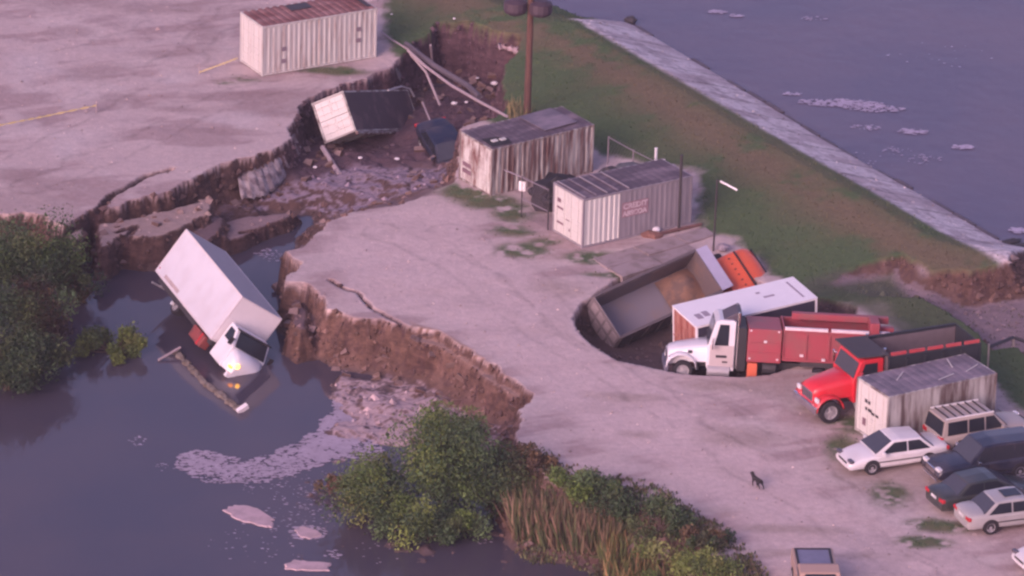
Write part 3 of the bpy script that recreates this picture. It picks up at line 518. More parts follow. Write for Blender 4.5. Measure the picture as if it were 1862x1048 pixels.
# tan pickup at the bottom edge
def pickup():
    p = at(1484, 1022, 1.0); t = thing('pickup_truck', 'tan pickup with a blue-grey bed cover at the bottom edge of the photo', 'pickup truck', (p[0], p[1] - 1.6, .02), rad(0, 0, -87))
    tan = paintm('tan_paint', (.42, .28, .22), .6)
    # x forward points at the viewer, bed on the far side
    part('bed_side', MB().box(-2.6, -.25, .72, .88, .45, 1.12), tan, t, bevel=.03); part('bed_side', MB().box(-2.6, -.25, -.88, -.72, .45, 1.12), tan, t, bevel=.03)
    part('tailgate', MB().box(-2.68, -2.6, -.86, .86, .5, 1.12), tan, t, bevel=.02)
    part('bed_cover', MB().box(-2.5, -.35, -.66, .66, 1.08, 1.13), mat('blue_grey_cover', (.17, .17, .25), .5, var=.15), t)
    fr = MB()
    for a in ((-2.6, -.3, .66, .76), (-2.6, -.3, -.76, -.66), (-2.6, -2.5, -.66, .66), (-.35, -.25, -.66, .66)): fr.box(*a, 1.09, 1.16)
    part('cover_frame', fr, gap, t)
    part('cab', MB().prism([(-.25, .45), (-.25, 1.1), (-.1, 1.62), (.2, 1.7), (.9, 1.66), (1.45, 1.12), (1.5, .45)], -.85, .85), tan, t, bevel=.05)
    part('hood', MB().prism([(1.48, .45), (1.48, 1.08), (2.5, .98), (2.65, .8), (2.65, .45)], -.84, .84), tan, t, bevel=.05)
    part('rear_window', MB().box(-.27, -.2, -.6, .6, 1.18, 1.5, rm(0, 12, 0)), glass, t)
    part('windshield', patch([(1.42, -.7, 1.15), (1.42, .7, 1.15), (.95, .65, 1.62), (.95, -.65, 1.62)], .02, .03), glass, t)
    for s in (1, -1):
        part('side_window', MB().box(.0, .95, s * .86 - .012, s * .86 + .012, 1.12, 1.5), glass, t)
        for x in (-1.6, 1.9): wheel(t, x, s * .8, .36, .24, s)
pickup()

# ---- trucks
def truck_wheels(t, xs, wy=1.0, r=.52, dual=True):
    for x in xs:
        for s in (1, -1): wheel(t, x, s * wy, r, .30 if x == xs[0] else .55, s, rimc=lightm)
def conventional(t, paint, x0, hoodl=1.75, cabl=1.5, W=2.2, zb=.75, zh=1.9, zr=2.75, grill=chrome, fend=True):
    """bonneted cab, nose at +x; x0 = back of the cab"""
    w = W / 2; xc = x0 + cabl; xn = xc + hoodl
    # hood as tapered loft
    rows = []
    for x, ww, zt, z0 in ((xc - .05, w * .80, zh + .05, zb + .25), (xc + hoodl * .35, w * .68, zh - .04, zb + .2), (xc + hoodl * .75, w * .60, zh - .18, zb + .1), (xn - .08, w * .56, zh - .30, zb), (xn, w * .50, zh - .42, zb)):
        half = [(ww, z0), (ww, zt - .3), (ww * .96, zt - .12), (ww * .75, zt - .02), (0, zt + .03)]
        rows.append([(x, y, z) for y, z in half] + [(x, -y, z) for y, z in reversed(half[:-1])])
    part('hood', MB().grid(rows).cap(rows[-1][::-1]), paint, t, smooth=True, bevel=.0)
    part('grille', MB().box(xn - .02, xn + .03, -w * .44, w * .44, zb + .12, zh - .52), grill, t, bevel=.02)
    gr = MB()
    for k in range(6): gr.box(xn + .03, xn + .045, -w * .40 + k * w * .155, -w * .40 + k * w * .155 + .03, zb + .16, zh - .56)
    part('grille_bars', gr, gap, t)
    part('bumper', MB().box(xn - .05, xn + .16, -w * .98, w * .98, zb - .28, zb + .06), grill, t, bevel=.04)
    # cab
    prof = [(x0, zb - .1), (x0, zr - .06), (x0 + .12, zr), (xc - .5, zr), (xc - .32, zr - .12), (xc - .02, zh + .02), (xc, zb)]
    part('cab', MB().prism(prof, -w * .93, w * .93), paint, t, bevel=.04)
    part('windshield', patch([(xc - .03, -w * .84, zh + .07), (xc - .03, w * .84, zh + .07), (xc - .31, w * .80, zr - .16), (xc - .31, -w * .80, zr - .16)], .01, .03), glassl, t)
    for s in (1, -1):
        yy = s * w * .93
        part('door', MB().box(x0 + .22, xc - .28, yy - .015, yy + .015, zb + .02, zh + .02), paint, t, bevel=.01)
        q = MB().prism([(x0 + .3, zh + .06), (x0 + .3, zr - .2), (xc - .52, zr - .2), (xc - .30, zh + .06)], yy - .014, yy + .014); part('side_window', q, glass, t)
        m_ = MB().box(xc - .25, xc - .18, s * (w + .28) - .09, s * (w + .28) + .09, zh + .0, zh + .5).tube([(xc - .3, yy, zh + .45), (xc - .2, s * (w + .28), zh + .45)], .018, 6); part('mirror', m_, chrome, t)
        # fender arch over front wheel
        if fend:
            rows = []
            xf = xn - .62
            for k in range(9):
                a = math.pi * k / 8; rx = .70; rows.append([(xf + math.cos(a) * rx, s * w * .50, .62 + math.sin(a) * .66), (xf + math.cos(a) * rx, s * w * 1.0, .60 + math.sin(a) * .62)])
            f = MB().grid(rows if s > 0 else [r_[::-1] for r_ in rows]); fo = part('fender', f, paint, t, smooth=True); so_ = fo.modifiers.new('s', 'SOLIDIFY'); so_.thickness = .05
            part('headlight', MB().box(xn - .1, xn + .02, s * w * .78 - .15, s * w * .78 + .15, zb + .2, zb + .42), lampw, t, bevel=.03)
        part('fuel_tank', MB().tube([(x0 + .2, s * w * .82, zb - .12), (x0 + 1.2, s * w * .82, zb - .12)], .3, 14), lightm, t, smooth=False)
        part('exhaust_stack', MB().tube([(x0 - .12, s * w * .78, zb), (x0 - .12, s * w * .78, zr + .35)], .07, 8), chrome, t)
    return xn
def dump_body(t, x0, x1, W, z0, H, outer, inner, floorc, rail, ribs=6, shield=0.9, ribm=None, load=None, tg=None):
    """open box from x0 (tail) to x1 (headboard); hollow"""
    w = W / 2; th = .07
    part('bed_floor', MB().box(x0, x1, -w + th, w - th, z0, z0 + .08), floorc, t)
    for s in (1, -1):
        sd = part('bed_side', MB().box(x0, x1, s * (w - th / 2) - th / 2, s * (w - th / 2) + th / 2, z0, z0 + H), outer, t)
        part('bed_lining', MB().box(x0 + .02, x1 - .06, s * (w - th - .012) - .010, s * (w - th - .012) + .010, z0 + .08, z0 + H - .03), inner, t)
        n = ribs; dx = (x1 - x0) / n
        for k in range(n + 1):
            xx = x0 + k * dx; part('rib', MB().box(max(x0, xx - .05), min(x1, xx + .05), s * w - .0 if s > 0 else -w - .07, s * w + .07 if s > 0 else -w, z0 + .02, z0 + H - .08), ribm or outer, sd)
        part('top_rail', MB().box(x0 - .02, x1 + .02, s * w - .07, s * w + .07, z0 + H + .002, z0 + H + .10), rail, t, bevel=.01)
        part('bottom_rail', MB().box(x0, x1, s * (w - .02) - .05, s * (w - .02) + .05, z0 - .10, z0 - .004), outer, t)
    part('headboard', MB().box(x1 - .06, x1 + .0, -w + th, w - th, z0 + .08, z0 + H + .15), inner, t)
    tgm = MB().box(x0 - .07, x0 - .005, -w, w, z0 - .02, z0 + H + .06); to = part('tailgate', tgm, tg or outer, t, bevel=.01)
    for j in range(2):
        for k in range(4): part('tailgate_panel', MB().box(x0 - .09, x0 - .07, -w + .12 + k * (W - .2) / 4, -w + .12 + (k + 1) * (W - .2) / 4 - .12, z0 + .08 + j * H * .5, z0 + .08 + j * H * .5 + H * .34), mat('scraped_panel', (.30, .25, .26), .6) if tg else outer, to)
    if shield: part('cab_shield', MB().box(x1 + .004, x1 + shield, -w, w, z0 + H + .12, z0 + H + .18), rail, t, bevel=.02)

# orange dump truck, sunk tail first; local origin at bed bottom centre
to = thing('dump_truck', 'orange dump truck tipped into a hole with its open grey bed facing the camera', 'dump truck', (6.39, .28, -1.01), rad(39.8, -9.8, 36.6), 'dump trucks at the collapsed yard')
bedo = mat('weathered_grey_bed', (.10, .082, .085), .7, col2=(.2, .14, .13), ramp=(.5, .72), scale=1.4); bedi = mat('worn_bed_lining', (.15, .12, .125), .55, col2=(.22, .15, .12), ramp=(.55, .75), scale=1.2)
bedf = mat('scoured_bed_floor', (.21, .19, .215), .5, col2=(.25, .19, .17), ramp=(.5, .75), scale=.8)
lav = mat('lavender_grey_shield', (.40, .39, .52), .5, var=.05)
dump_body(to, -2.97, 2.97, 2.35, 0, 1.54, bedo, bedi, bedf, mat('dark_rail', (.11, .09, .095), .6), ribs=7, shield=0, tg=mat('tailgate_steel', (.18, .15, .16), .6))
part('cab_shield', MB().box(2.98, 3.62, -1.18, 1.18, 1.62, 1.68), lav, to, bevel=.01); part('shield_lip', MB().box(2.98, 3.04, -1.15, 1.15, .9, 1.62), lav, to)
rows = []
for i in range(10):
    x = 1.0 + i * .21; rows.append([(x, y, .1 + .55 * math.exp(-((x - 2.2) / .75) ** 2 - ((y - .25) / .75) ** 2) + .05 * random.random()) for y in np.linspace(-.9, 1.0, 9)])
part('dirt_pile', MB().grid(rows), mat('orange_dirt', (.25, .145, .10), .95, col2=(.15, .10, .085), scale=2, bump=.03), to, smooth=True)
orange = paintm('orange_paint', (.72, .115, .045), .4)
oc = MB(); rows = []
for x, wz, zt, z0 in ((3.7, 1.12, 1.08, -.6), (4.1, 1.14, 1.18, -.6), (4.6, 1.15, 1.25, -.6), (5.3, 1.13, 1.22, -.6), (5.75, 1.06, 1.05, -.6), (6.0, .92, .7, -.6), (6.1, .8, .2, -.6)):
    half = [(wz, z0), (wz, zt - .45), (wz * .97, zt - .2), (wz * .82, zt - .04), (0, zt + .04)]; rows.append([(x + .22, y - .5, z - .12) for y, z in half] + [(x + .22, -y - .5, z - .12) for y, z in reversed(half[:-1])])
oc.grid(rows).cap(rows[0]).cap(rows[-1][::-1]); part('cab', oc, orange, to, smooth=True, sub=1)
part('roof_seam', MB().box(4.94, 5.02, -1.5, .5, 1.13, 1.18), gap, to)
for k in range(6): part('roof_vent', MB().box(4.52, 4.60, -1.25 + k * .3, -1.20 + k * .3, 1.09, 1.13), gap, to)
part('windshield', patch([(6.28, -1.25, .1), (6.28, .25, .1), (6.02, .38, .86), (6.02, -1.38, .86)], .02, .04), glass, to)
part('chassis', MB().box(-2.8, 5.6, -.45, .45, -.45, -.12), steel, to)
for x in (4.8, -.6, -1.9):
    for s in (1, -1): wq = wheel(to, x, s * .98, .5, .35, s); wq.location.z = -.62

# white bonneted truck with a red dump body
a = 181.0; p = at(1262, 676, 0)
tw = thing('dump_truck', 'white-cabbed dump truck with a long raspberry red body, at the rim of the hole', 'dump truck', (p[0] + 1.75, p[1] + 1.35, -.78), rad(8, -2.0, a), 'dump trucks at the collapsed yard')
ww = paintm('white_truck_paint', (.72, .71, .75), .4); cream = paintm('grey_cream_door_paint', (.50, .44, .44), .5)
XN = conventional(tw, ww, 0.0, hoodl=1.75, cabl=1.25, W=2.25, zb=.62, zh=1.62, zr=2.9, grill=mat('grey_grille', (.16, .15, .2), .5, .3))
for s in (1, -1): part('door_panel', MB().box(.05, 1.12, s * 1.07 - .012, s * 1.07 + .012, .72, 1.72), cream, tw); text('ATX', .3, Matrix.Translation((0, 0, 0)), ink, tw) if False else None
# black lettering-like emblem on the near door and hood
part('door_emblem', MB().box(.35, .85, 1.083, 1.09, 1.15, 1.27), ink, tw); part('door_emblem', MB().box(.3, .55, 1.083, 1.09, .92, 1.0), ink, tw)
part('hood_emblem', MB().box(1.9, 2.1, .80, .815, 1.22, 1.36), ink, tw)
part('wind_deflector', MB().prism([(-.1, 2.78), (.2, 2.80), (.75, 2.80), (-.05, 3.25), (-.25, 3.2)], -.85, .85), mat('dark_purple_fairing', (.07, .055, .075), .5), tw, bevel=.04)
rasp = mat('raspberry_red_paint', (.34, .055, .075), .5, col2=(.24, .09, .09), ramp=(.45, .75), scale=1.3); part('body_bulkhead', MB().box(-.50, -.12, -1.15, 1.15, .6, 2.6), gap, tw)
pinkr = mat('pale_pink_rail', (.74, .62, .66), .5)
dump_body(tw, -6.3, -2.15, 2.4, 1.3, 1.25, rasp, rasp, bedi, rasp, ribs=4, shield=0, ribm=rasp)
part('tool_body', MB().box(-2.1, -.55, -1.15, 1.2, 1.05, 2.62), rasp, tw, bevel=.05)
for xx in (-1.98, -.72):
    for zz in (1.2, 2.5): part('bolt_plate', MB().box(xx, xx + .09, 1.205, 1.235, zz, zz + .07), pinkr, tw)
part('side_lamp', MB().box(-1.42, -1.28, 1.205, 1.24, 2.0, 2.1), lampw, tw)
for zz in (1.5, 1.95): part('body_ridge', MB().box(-2.05, -.6, 1.202, 1.235, zz, zz + .05), rasp, tw)
part('boom', MB().box(-7.0, -2.6, -.75, -.35, 2.75, 3.05), rasp, tw, bevel=.03)
part('boom_joint', MB().box(-6.5, -6.05, -.2, 1.15, 2.6, 3.15), rasp, tw, bevel=.05); part('boom_stub', MB().box(-7.2, -6.5, .1, .5, 2.55, 2.8), rasp, tw, bevel=.03); part('boom_stub', MB().box(-7.0, -6.4, .7, .95, 2.5, 2.7), pinkr, tw, bevel=.03)
part('hydraulic_ram', MB().tube([(-6.2, .9, 2.7), (-4.9, 1.05, 2.35)], .07, 8), lightm, tw)
for xx, zz in ((-5.2, 1.5), (-3.1, 1.45), (-4.1, 1.3)): part('clamp', MB().box(xx, xx + .16, 1.2, 1.32, zz, zz + .10), pinkr, tw)
part('tool_box', MB().box(-5.6, -3.0, .85, 1.15, .95, 1.2), steel, tw)
for x0_, x1_ in ((-4.15, -2.2), (-6.0, -4.3)): part('side_board', MB().box(x0_, x1_, 1.08, 1.26, 2.655, 2.78), pinkr, tw)
part('chassis', MB().box(-6.2, 1.6, -.45, .45, .55, .9), steel, tw); truck_wheels(tw, (2.3, -3.9, -5.2), r=.46)
part('outrigger', MB().box(-1.05, -.60, 1.0, 1.28, .05, 1.02), paintm('orange_red_paint', (.66, .13, .06), .5), tw, bevel=.02)
part('outrigger', MB().box(-1.05, -.60, -1.28, -1.0, .05, 1.02), paintm('orange_red_paint', (.66, .13, .06), .5), tw, bevel=.02)
part('hydraulic_tank', MB().tube([(-1.9, .85, .75), (-1.3, .85, .75)], .3, 12), steel, tw)

# red bonneted truck with dark dump bed
a = 204.5; p = at(1508, 770, 0); ar = math.radians(a); f = np.array([math.cos(ar), math.sin(ar)]); nn = np.array([-math.sin(ar), math.cos(ar)])
# near side is +y when heading 204 -> local +y points to the viewer
xf = 1.45 + 1.75 - .62; base = p[:2] - f * xf - nn * 1.05
tr = thing('dump_truck', 'bright red bonneted dump truck with a dark bed, beside the grey-roofed container', 'dump truck', (base[0], base[1], .02), rad(0, 0, a), 'dump trucks at the collapsed yard')
red = paintm('bright_red_paint', (.62, .022, .038), .35); conventional(tr, red, 0.0, hoodl=1.75, cabl=1.45, W=2.25, zb=.78, zh=1.85, zr=2.78)
db = mat('dark_green_black_bed', (.022, .026, .034), .6); dump_body(tr, -4.75, -.15, 2.4, 1.4, 1.35, db, mat('dusty_lining', (.15, .12, .13), .7), mat('dusty_floor', (.2, .16, .17), .8), db, ribs=5, shield=.0)
part('rock_guard', MB().prism([(-.2, 2.86), (-.2, 2.94), (1.35, 3.02), (1.35, 2.95)], -1.15, 1.15), mat('dark_guard', (.05, .045, .05), .7), tr, bevel=.01)
for k in range(5): part('bed_board', MB().box(-4.7 + k * .92, -3.95 + k * .92, 1.16, 1.22, 2.87, 3.02), paintm('red_board_paint', (.45, .05, .06), .6), tr)
part('chassis', MB().box(-4.8, 1.8, -.45, .45, .6, .95), steel, tr); truck_wheels(tr, (xf, -2.6, -3.9))

# ---- white box truck in the pool; origin at box bottom centre
bt = thing('box_truck', 'white box truck leaning half sunk in the dark water, one headlight glowing', 'box truck', (-14.40, -1.0, -1.44), rad(-36.3, 6.2, -64.6))
L, W_, H_ = 7.0, 2.55, 2.5; bx = mat('white_truck_box', (.60, .60, .65), .5, scale=.7, col2=(.50, .48, .51), ramp=(.45, .8)); bxr = mat('grey_truck_roof', (.36, .32, .35), .6, var=.08)
h = L / 2; w_ = W_ / 2
for s in (1, -1):
    n = 1; part('box_side', MB().box(-h + .06, h - .06, s * (w_ - .02) - .02, s * (w_ - .02) + .02, .10, H_ - .08), bx, bt)
part('box_front', MB().box(h - .03, h, -w_ + .05, w_ - .05, .1, H_ - .08), mat('pale_box_front', (.70, .66, .68), .55, var=.04), bt); part('rear_door', MB().box(-h, -h + .03, -w_ + .05, w_ - .05, .1, H_ - .08), bx, bt)
part('box_roof', MB().box(-h + .03, h - .03, -w_ + .03, w_ - .03, H_ - .05, H_ - .004), bxr, bt)
fr = MB()
for s in (1, -1):
    for z in (0, H_ - .09): fr.box(-h, h, s * (w_ - .025) - .035, s * (w_ - .025) + .035, z, z + .1)
    for x in (-h, h - .09): fr.box(x, x + .09, s * (w_ - .022) - .04, s * (w_ - .022) + .04, .101, H_ - .091)
for x in (-h + .002, h - .072):
    for z in (.002, H_ - .088): fr.box(x, x + .07, -w_ + .06, w_ - .06, z, z + .085)
part('box_frame', fr, mat('box_trim', (.6, .55, .57), .5, var=.04), bt, bevel=.012)
for z in (.4, ): part('side_trim', MB().box(h - .32, h - .26, -w_ - .006, -w_ + .01, .12, H_ - .1), mat('box_trim', (.6, .55, .57)), bt)
for k in range(1, 9): part('panel_seam', MB().box(-h + k * .76, -h + k * .76 + .018, -w_ - .003, -w_ + .01, .13, H_ - .1), mat('box_trim', (.6, .55, .57)), bt)
part('scuff', MB().box(-2.6, -.9, -w_ - .004, -w_ + .005, .14, .32), mat('mud_scuff', (.40, .33, .33), .9, var=.3, scale=4), bt)
part('marker_lamp', MB().box(-h + .15, -h + .22, -w_ - .012, -w_ + .01, .25, .32), lampr, bt)
part('chassis', MB().box(-h, h + 1.4, -.42, .42, -.50, -.06), steel, bt); part('underbody', MB().box(-h + .3, h - .2, -1.0, 1.0, -.30, -.02), steel, bt)
part('fuel_tank', MB().box(1.6, 2.9, -1.2, -.7, -.72, -.12), mat('rusty_red_tank', (.24, .055, .05), .6, col2=(.12, .04, .04), scale=2), bt, bevel=.05); part('tank_strap', MB().box(2.55, 2.65, -1.215, -.69, -.73, -.11), lampr, bt)
for x in (-.9, 4.2):
    for s in (1, -1): wq = wheel(bt, x, s * .72, .36, .45 if x < 0 else .24, s); wq.location.z = -.42 if x < 0 else -.38
part('rear_bumper', MB().tube([(-h - .05, -1.0, -.55), (-h - .05, 1.0, -.55)], .05, 6).tube([(-h, -.5, -.5), (-h + .6, -.5, -.2)], .04, 6), lightm, bt)
part('side_lamp', MB().box(-1.0, -.85, -1.22, -1.1, -.45, -.3), lampw, bt)
x0 = h + .12; cabp = [(x0, -.55), (x0, 1.2), (x0 + .1, 1.3), (x0 + .75, 1.28), (x0 + 1.25, .52), (x0 + 1.3, -.55)]
part('cab', MB().prism(cabp, -1.02, 1.02), ww, bt, bevel=.05)
part('windshield', patch([(x0 + 1.26, -.92, .56), (x0 + 1.26, .92, .56), (x0 + .8, .88, 1.24), (x0 + .8, -.88, 1.24)], .02, .03), glass, bt)
part('visor', MB().box(x0 + .72, x0 + .92, -1.03, 1.03, 1.27, 1.31), gap, bt)
for s in (1, -1):
    part('side_window', MB().prism([(x0 + .22, .56), (x0 + .22, 1.12), (x0 + .68, 1.12), (x0 + 1.02, .56)], s * 1.03 - .012, s * 1.03 + .012), glass, bt)
    part('door', MB().box(x0 + .14, x0 + 1.16, s * 1.022 - .012, s * 1.022 + .012, -.4, .5), ww, bt, bevel=.01)
    part('mirror', MB().box(x0 + 1.15, x0 + 1.22, s * 1.25 - .1, s * 1.25 + .1, .55, .9).tube([(x0 + 1.1, s * 1.0, .85), (x0 + 1.18, s * 1.2, .85)], .02, 6), gap, bt)
rows = []
for x, ww_, zt in ((x0 + 1.2, .96, .54), (x0 + 1.5, .90, .46), (x0 + 1.72, .80, .32), (x0 + 1.86, .70, .10), (x0 + 1.9, .64, -.15)):
    half = [(ww_, -.5), (ww_, zt - .28), (ww_ * .94, zt - .08), (ww_ * .7, zt), (0, zt + .04)]; rows.append([(x, y, z) for y, z in half] + [(x, -y, z) for y, z in reversed(half[:-1])])
part('hood', MB().grid(rows).cap(rows[-1][::-1]), ww, bt, smooth=True)
glow = mat('lit_headlamp', (.9, .7, .2), .3, emit=(1.0, .42, .04), es=6); part('headlight', MB().tube([(x0 + 1.62, -.60, -.02), (x0 + 1.94, -.60, -.04)], .10, 14), glow, bt); part('turn_lamp', MB().box(x0 + 1.6, x0 + 1.84, -.86, -.70, -.30, -.18), mat('lit_amber', (.8, .25, .03), .3, emit=(1, .28, .03), es=4), bt)
part('bumper', MB().box(x0 + 1.75, x0 + 1.95, -.88, .88, -.72, -.48), ww, bt, bevel=.03)

# ------------------------------------------------------------------ poles, wires, fence
def P(px, py, z=0.): return Vector(at(px, py, z))
b = P(958, 216, .3); t = thing('utility_pole', 'tall brown wooden utility pole with two dark cans, behind the streaked container', 'utility pole', (b.x, b.y, 0))
part('pole', MB().tube([(0, 0, 0), (.02, 0, 4), (.05, 0, 9)], .19, 12, .14), woodp, t)
for x, n_ in ((-.72, 6.0), (.52, 5.95)):
    prof = [(0.02, -.22), (.34, -.17), (.54, -.05), (.60, .1), (.58, .5), (.3, .62), (.02, .64)]; mb = MB(); rows = [[(x + math.cos(2 * math.pi * k / 14) * r_, math.sin(2 * math.pi * k / 14) * r_, n_ + zz) for k in range(14)] for r_, zz in prof]; mb.grid(rows, True)
    part('transformer', mb, mat('dark_transformer', (.06, .04, .055), .6), t)
part('crossarm', MB().box(-1.2, 1.2, -.06, .06, 6.9, 7.05), woodp, t)
def pole(lbl, px, py, h, r, m, name='pole', cat='pole', z=0, lean=0., grp=None):
    b = P(px, py, z); t = thing(name, lbl, cat, (b.x, b.y, z - .2), (0, 0, 0), grp); part('post', MB().tube([(0, 0, 0), (lean, 0, h + .2)], r, 8), m, t); part('cap', MB().tube([(lean, 0, h + .201), (lean, 0, h + .23)], r * 1.25, 8), m, t); return t
pole('thin dark post standing against the right end of the lettered container', 1234, 421, 3.9, .07, steel)
t = pole('thin dark lamp post with a white slanting tube lamp, above the orange truck', 1297, 456, 3.6, .045, steel, 'lamp_post', 'lamp post', lean=.05)
part('tube_lamp', MB().tube([(.2, 0, 3.75), (1.0, -.45, 3.5)], .05, 8), mat('white_tube', (.82, .8, .8), .4), t); part('lamp_arm', MB().tube([(.05, 0, 3.78), (.25, -.03, 3.76)], .025, 6), steel, t)
pole('short white vent pipe standing behind the lettered container', 1192, 300, .85, .07, mat('white_pipe', (.8, .78, .78), .5), 'vent_pipe', 'pipe', z=.6)
# fallen poles and cable over the ravine
def fallen(lbl, pts, r, m, name='fallen_pole', cat='pole', grp='fallen poles and cables across the ravine'):
    v = [P(*p) for p in pts]; o = thing(name, lbl, cat, v[0], (0, 0, 0), grp); part('shaft', MB().tube([p - v[0] for p in v], r, 8), m, o); return o
greyw = mat('bleached_wood', (.36, .29, .31), .8)
fallen('long pale fallen pole reaching from the ravine corner to the streaked container', [(742, 92, .5), (775, 122, .15), (820, 155, .1), (870, 184, .3), (922, 212, .9)], .075, greyw)
fallen('shorter pale pole dropping into the mud beside the long fallen pole', [(746, 98, .35), (775, 132, -.3), (800, 192, -1.5)], .07, greyw)
fallen('pale cable hanging from the grass edge by the rusty-roofed container', [(693, 58, .5), (712, 72, .3), (742, 90, .5)], .05, greyw, 'cable', 'cable')
fallen('dark grey broken pole lying along the ravine edge behind the long pale one', [(738, 80, .3), (790, 120, .1), (850, 156, -.2), (872, 176, -.3)], .15, mat('dark_grey_wood', (.12, .10, .12), .9))
fallen('leaning weathered post below the tipped container', [(586, 268, -1.2), (600, 290, -1.5), (618, 318, -1.7)], .13, greyw, 'leaning_post', 'post', None)
fallen('thin dark stick leaning above the sunken dark blue car', [(768, 186, -1.0), (790, 238, -1.5)], .05, greyw, 'stick', 'stick', None)
fallen('upright pale root at the corner of the grassy sinkhole', [(783, 82, .2), (786, 112, -1.0)], .06, greyw, 'root', 'root', None)
# fence between the containers
t = thing('chain_link_fence', 'wire fence panels with a small white sign between two containers', 'fence', P(948, 395))
o0 = P(948, 395)
fp = [P(948, 395) - o0, P(1000, 420) - o0]
fz = mat('fence_rail_steel', (.26, .22, .25), .5, .3)
for p_ in (fp[0], fp[1] + Vector((-.1, .1, 0))): part('post', MB().tube([p_, p_ + Vector((0, 0, 2.1))], .035, 8), steel, t)
for z in (.95, 2.05): part('rail', MB().tube([fp[0] + Vector((0, 0, z)), fp[1] + Vector((-.1, .1, z))], .028, 6), fz, t)
part('rail', MB().tube([fp[0] + Vector((-.9, .55, 2.2)), fp[0] + Vector((0, 0, 2.05))], .028, 6), fz, t)
wm_ = MB(); a_, b_ = fp[0], fp[1] + Vector((-.1, .1, 0))
for k in range(14):
    u0, u1 = k / 14, (k + 1) / 14
    for z in np.arange(.05, 2.0, .3): wm_.tube([a_.lerp(b_, u0) + Vector((0, 0, z)), a_.lerp(b_, u1) + Vector((0, 0, z + .3))], .005, 3); wm_.tube([a_.lerp(b_, u0) + Vector((0, 0, z + .3)), a_.lerp(b_, u1) + Vector((0, 0, z))], .005, 3)
o = part('wire_mesh', wm_, fz, t); o['kind'] = 'stuff'
part('sign', MB().box(-.17, .17, -.03, -.01, 1.35, 1.85, rm(0, 0, -18)), mat('white_sign', (.82, .8, .8), .5), t)
t = thing('chain_link_fence', 'long sagging wire fence running behind the lettered container', 'fence', P(1105, 300, .2)); o0 = P(1105, 300, .2)
pp = [P(1105, 300, .2) - o0, P(1150, 325, .3) - o0, P(1200, 350, .4) - o0]
for q_ in pp: part('post', MB().tube([q_, q_ + Vector((0, 0, 1.5))], .035, 8), fz, t)
for k in range(2): part('rail', MB().tube([pp[k] + Vector((0, 0, 1.45)), pp[k + 1] + Vector((0, 0, 1.45))], .025, 6), fz, t)
wm_ = MB()
for k in range(2):
    for j in range(10):
        for z in np.arange(.05, 1.4, .33): wm_.tube([pp[k].lerp(pp[k + 1], j / 10) + Vector((0, 0, z)), pp[k].lerp(pp[k + 1], (j + 1) / 10) + Vector((0, 0, z + .3))], .005, 3)
o = part('wire_mesh', wm_, fz, t); o['kind'] = 'stuff'
# junk between and behind the containers
def ringtyre(lbl, px, py, z, r=.42, rot=(0, 0, 0)):
    mb = MB(); n = 16; rows = []
    for k in range(8): a = 2 * math.pi * k / 8; rows.append([((r - .13 + .13 * math.cos(a)) * math.cos(2 * math.pi * j / n), (r - .13 + .13 * math.cos(a)) * math.sin(2 * math.pi * j / n), .12 + .12 * math.sin(a)) for j in range(n)])
    rows.append(rows[0]); mb.grid(rows, True); o = part('tyre', mb, black, None, smooth=True); o.location = P(px, py, z); o.rotation_euler = rad(*rot); return tag(o, lbl, 'tyre', 'old tyres stacked between the containers')
k_ = 0; lv = ('lowest', 'second', 'third', 'fourth', 'fifth'); hp = {1000: 'front', 975: 'left', 1022: 'middle', 1048: 'rear'}; cnt = {}
for px, py, z in ((1000, 366, .02), (1000, 366, .28), (1000, 366, .54), (1000, 366, .80), (975, 352, .02), (975, 352, .28), (975, 352, .54), (1022, 352, .02), (1022, 352, .28), (1022, 352, .54), (1022, 352, .80), (1022, 352, 1.06), (1048, 340, .02), (1048, 340, .3), (1048, 340, .58), (1048, 340, .86)):
    cnt[px] = cnt.get(px, -1) + 1; ringtyre('%s tyre from the ground in the %s black stack between the streaked and lettered containers' % (lv[cnt[px]], hp[px]), px, py, z, .42, (random.uniform(-6, 6), random.uniform(-6, 6), 0)); k_ += 1
def lump(name, lbl, cat, px, py, z, sx, sy, sz, m, grp=None, seed=0, rz=0):
    rg = np.random.default_rng(seed + 3); mb = MB(); rows = []
    for i in range(1, 7):
        th = math.pi * i / 7; rows.append([(sx * math.sin(th) * math.cos(ph) * (1 + rg.uniform(-.22, .22)), sy * math.sin(th) * math.sin(ph) * (1 + rg.uniform(-.22, .22)), sz * math.cos(th) * (1 + rg.uniform(-.2, .2))) for ph in np.linspace(0, 2 * math.pi, 11)[:-1]])
    mb.grid(rows, True); mb.cap(rows[0][::-1]); mb.cap(rows[-1]); o = part(name, mb, m); o.location = P(px, py, z); o.rotation_euler = (0, 0, math.radians(rz)); return tag(o, lbl, cat, grp)
whm = mat('white_scrap', (.74, .70, .72), .6, var=.1); gym = mat('grey_scrap', (.26, .22, .26), .7, var=.3)
lump('rag_heap', 'white rag heap at the foot of the lettered container', 'rags', 1193, 419, .12, .22, .18, .16, whm, seed=1)
lump('scrap_heap', 'brown scrap heap beside the white rags under the lettering', 'scrap', 1186, 428, .08, .5, .35, .22, mat('brown_scrap', (.2, .1, .08), .9), seed=2)
for k, (px, py, z) in enumerate([(1205, 298, 1.5), (1222, 306, 1.5), (1215, 312, 1.3), (1232, 320, 1.3), (1200, 310, 1.2)]): lump('scrap', ['leftmost white scrap behind the far corner of the lettered container', 'grey scrap beside the highest post behind the lettered container', 'white scrap in the middle of the heap behind the lettered container', 'grey scrap nearest the dark post behind the lettered container', 'white scrap lowest in the heap behind the lettered container'][k], 'scrap', px, py, z - .1, .22, .2, .22, gym if k % 2 else whm, 'pale scrap behind the lettered container', seed=k + 10)
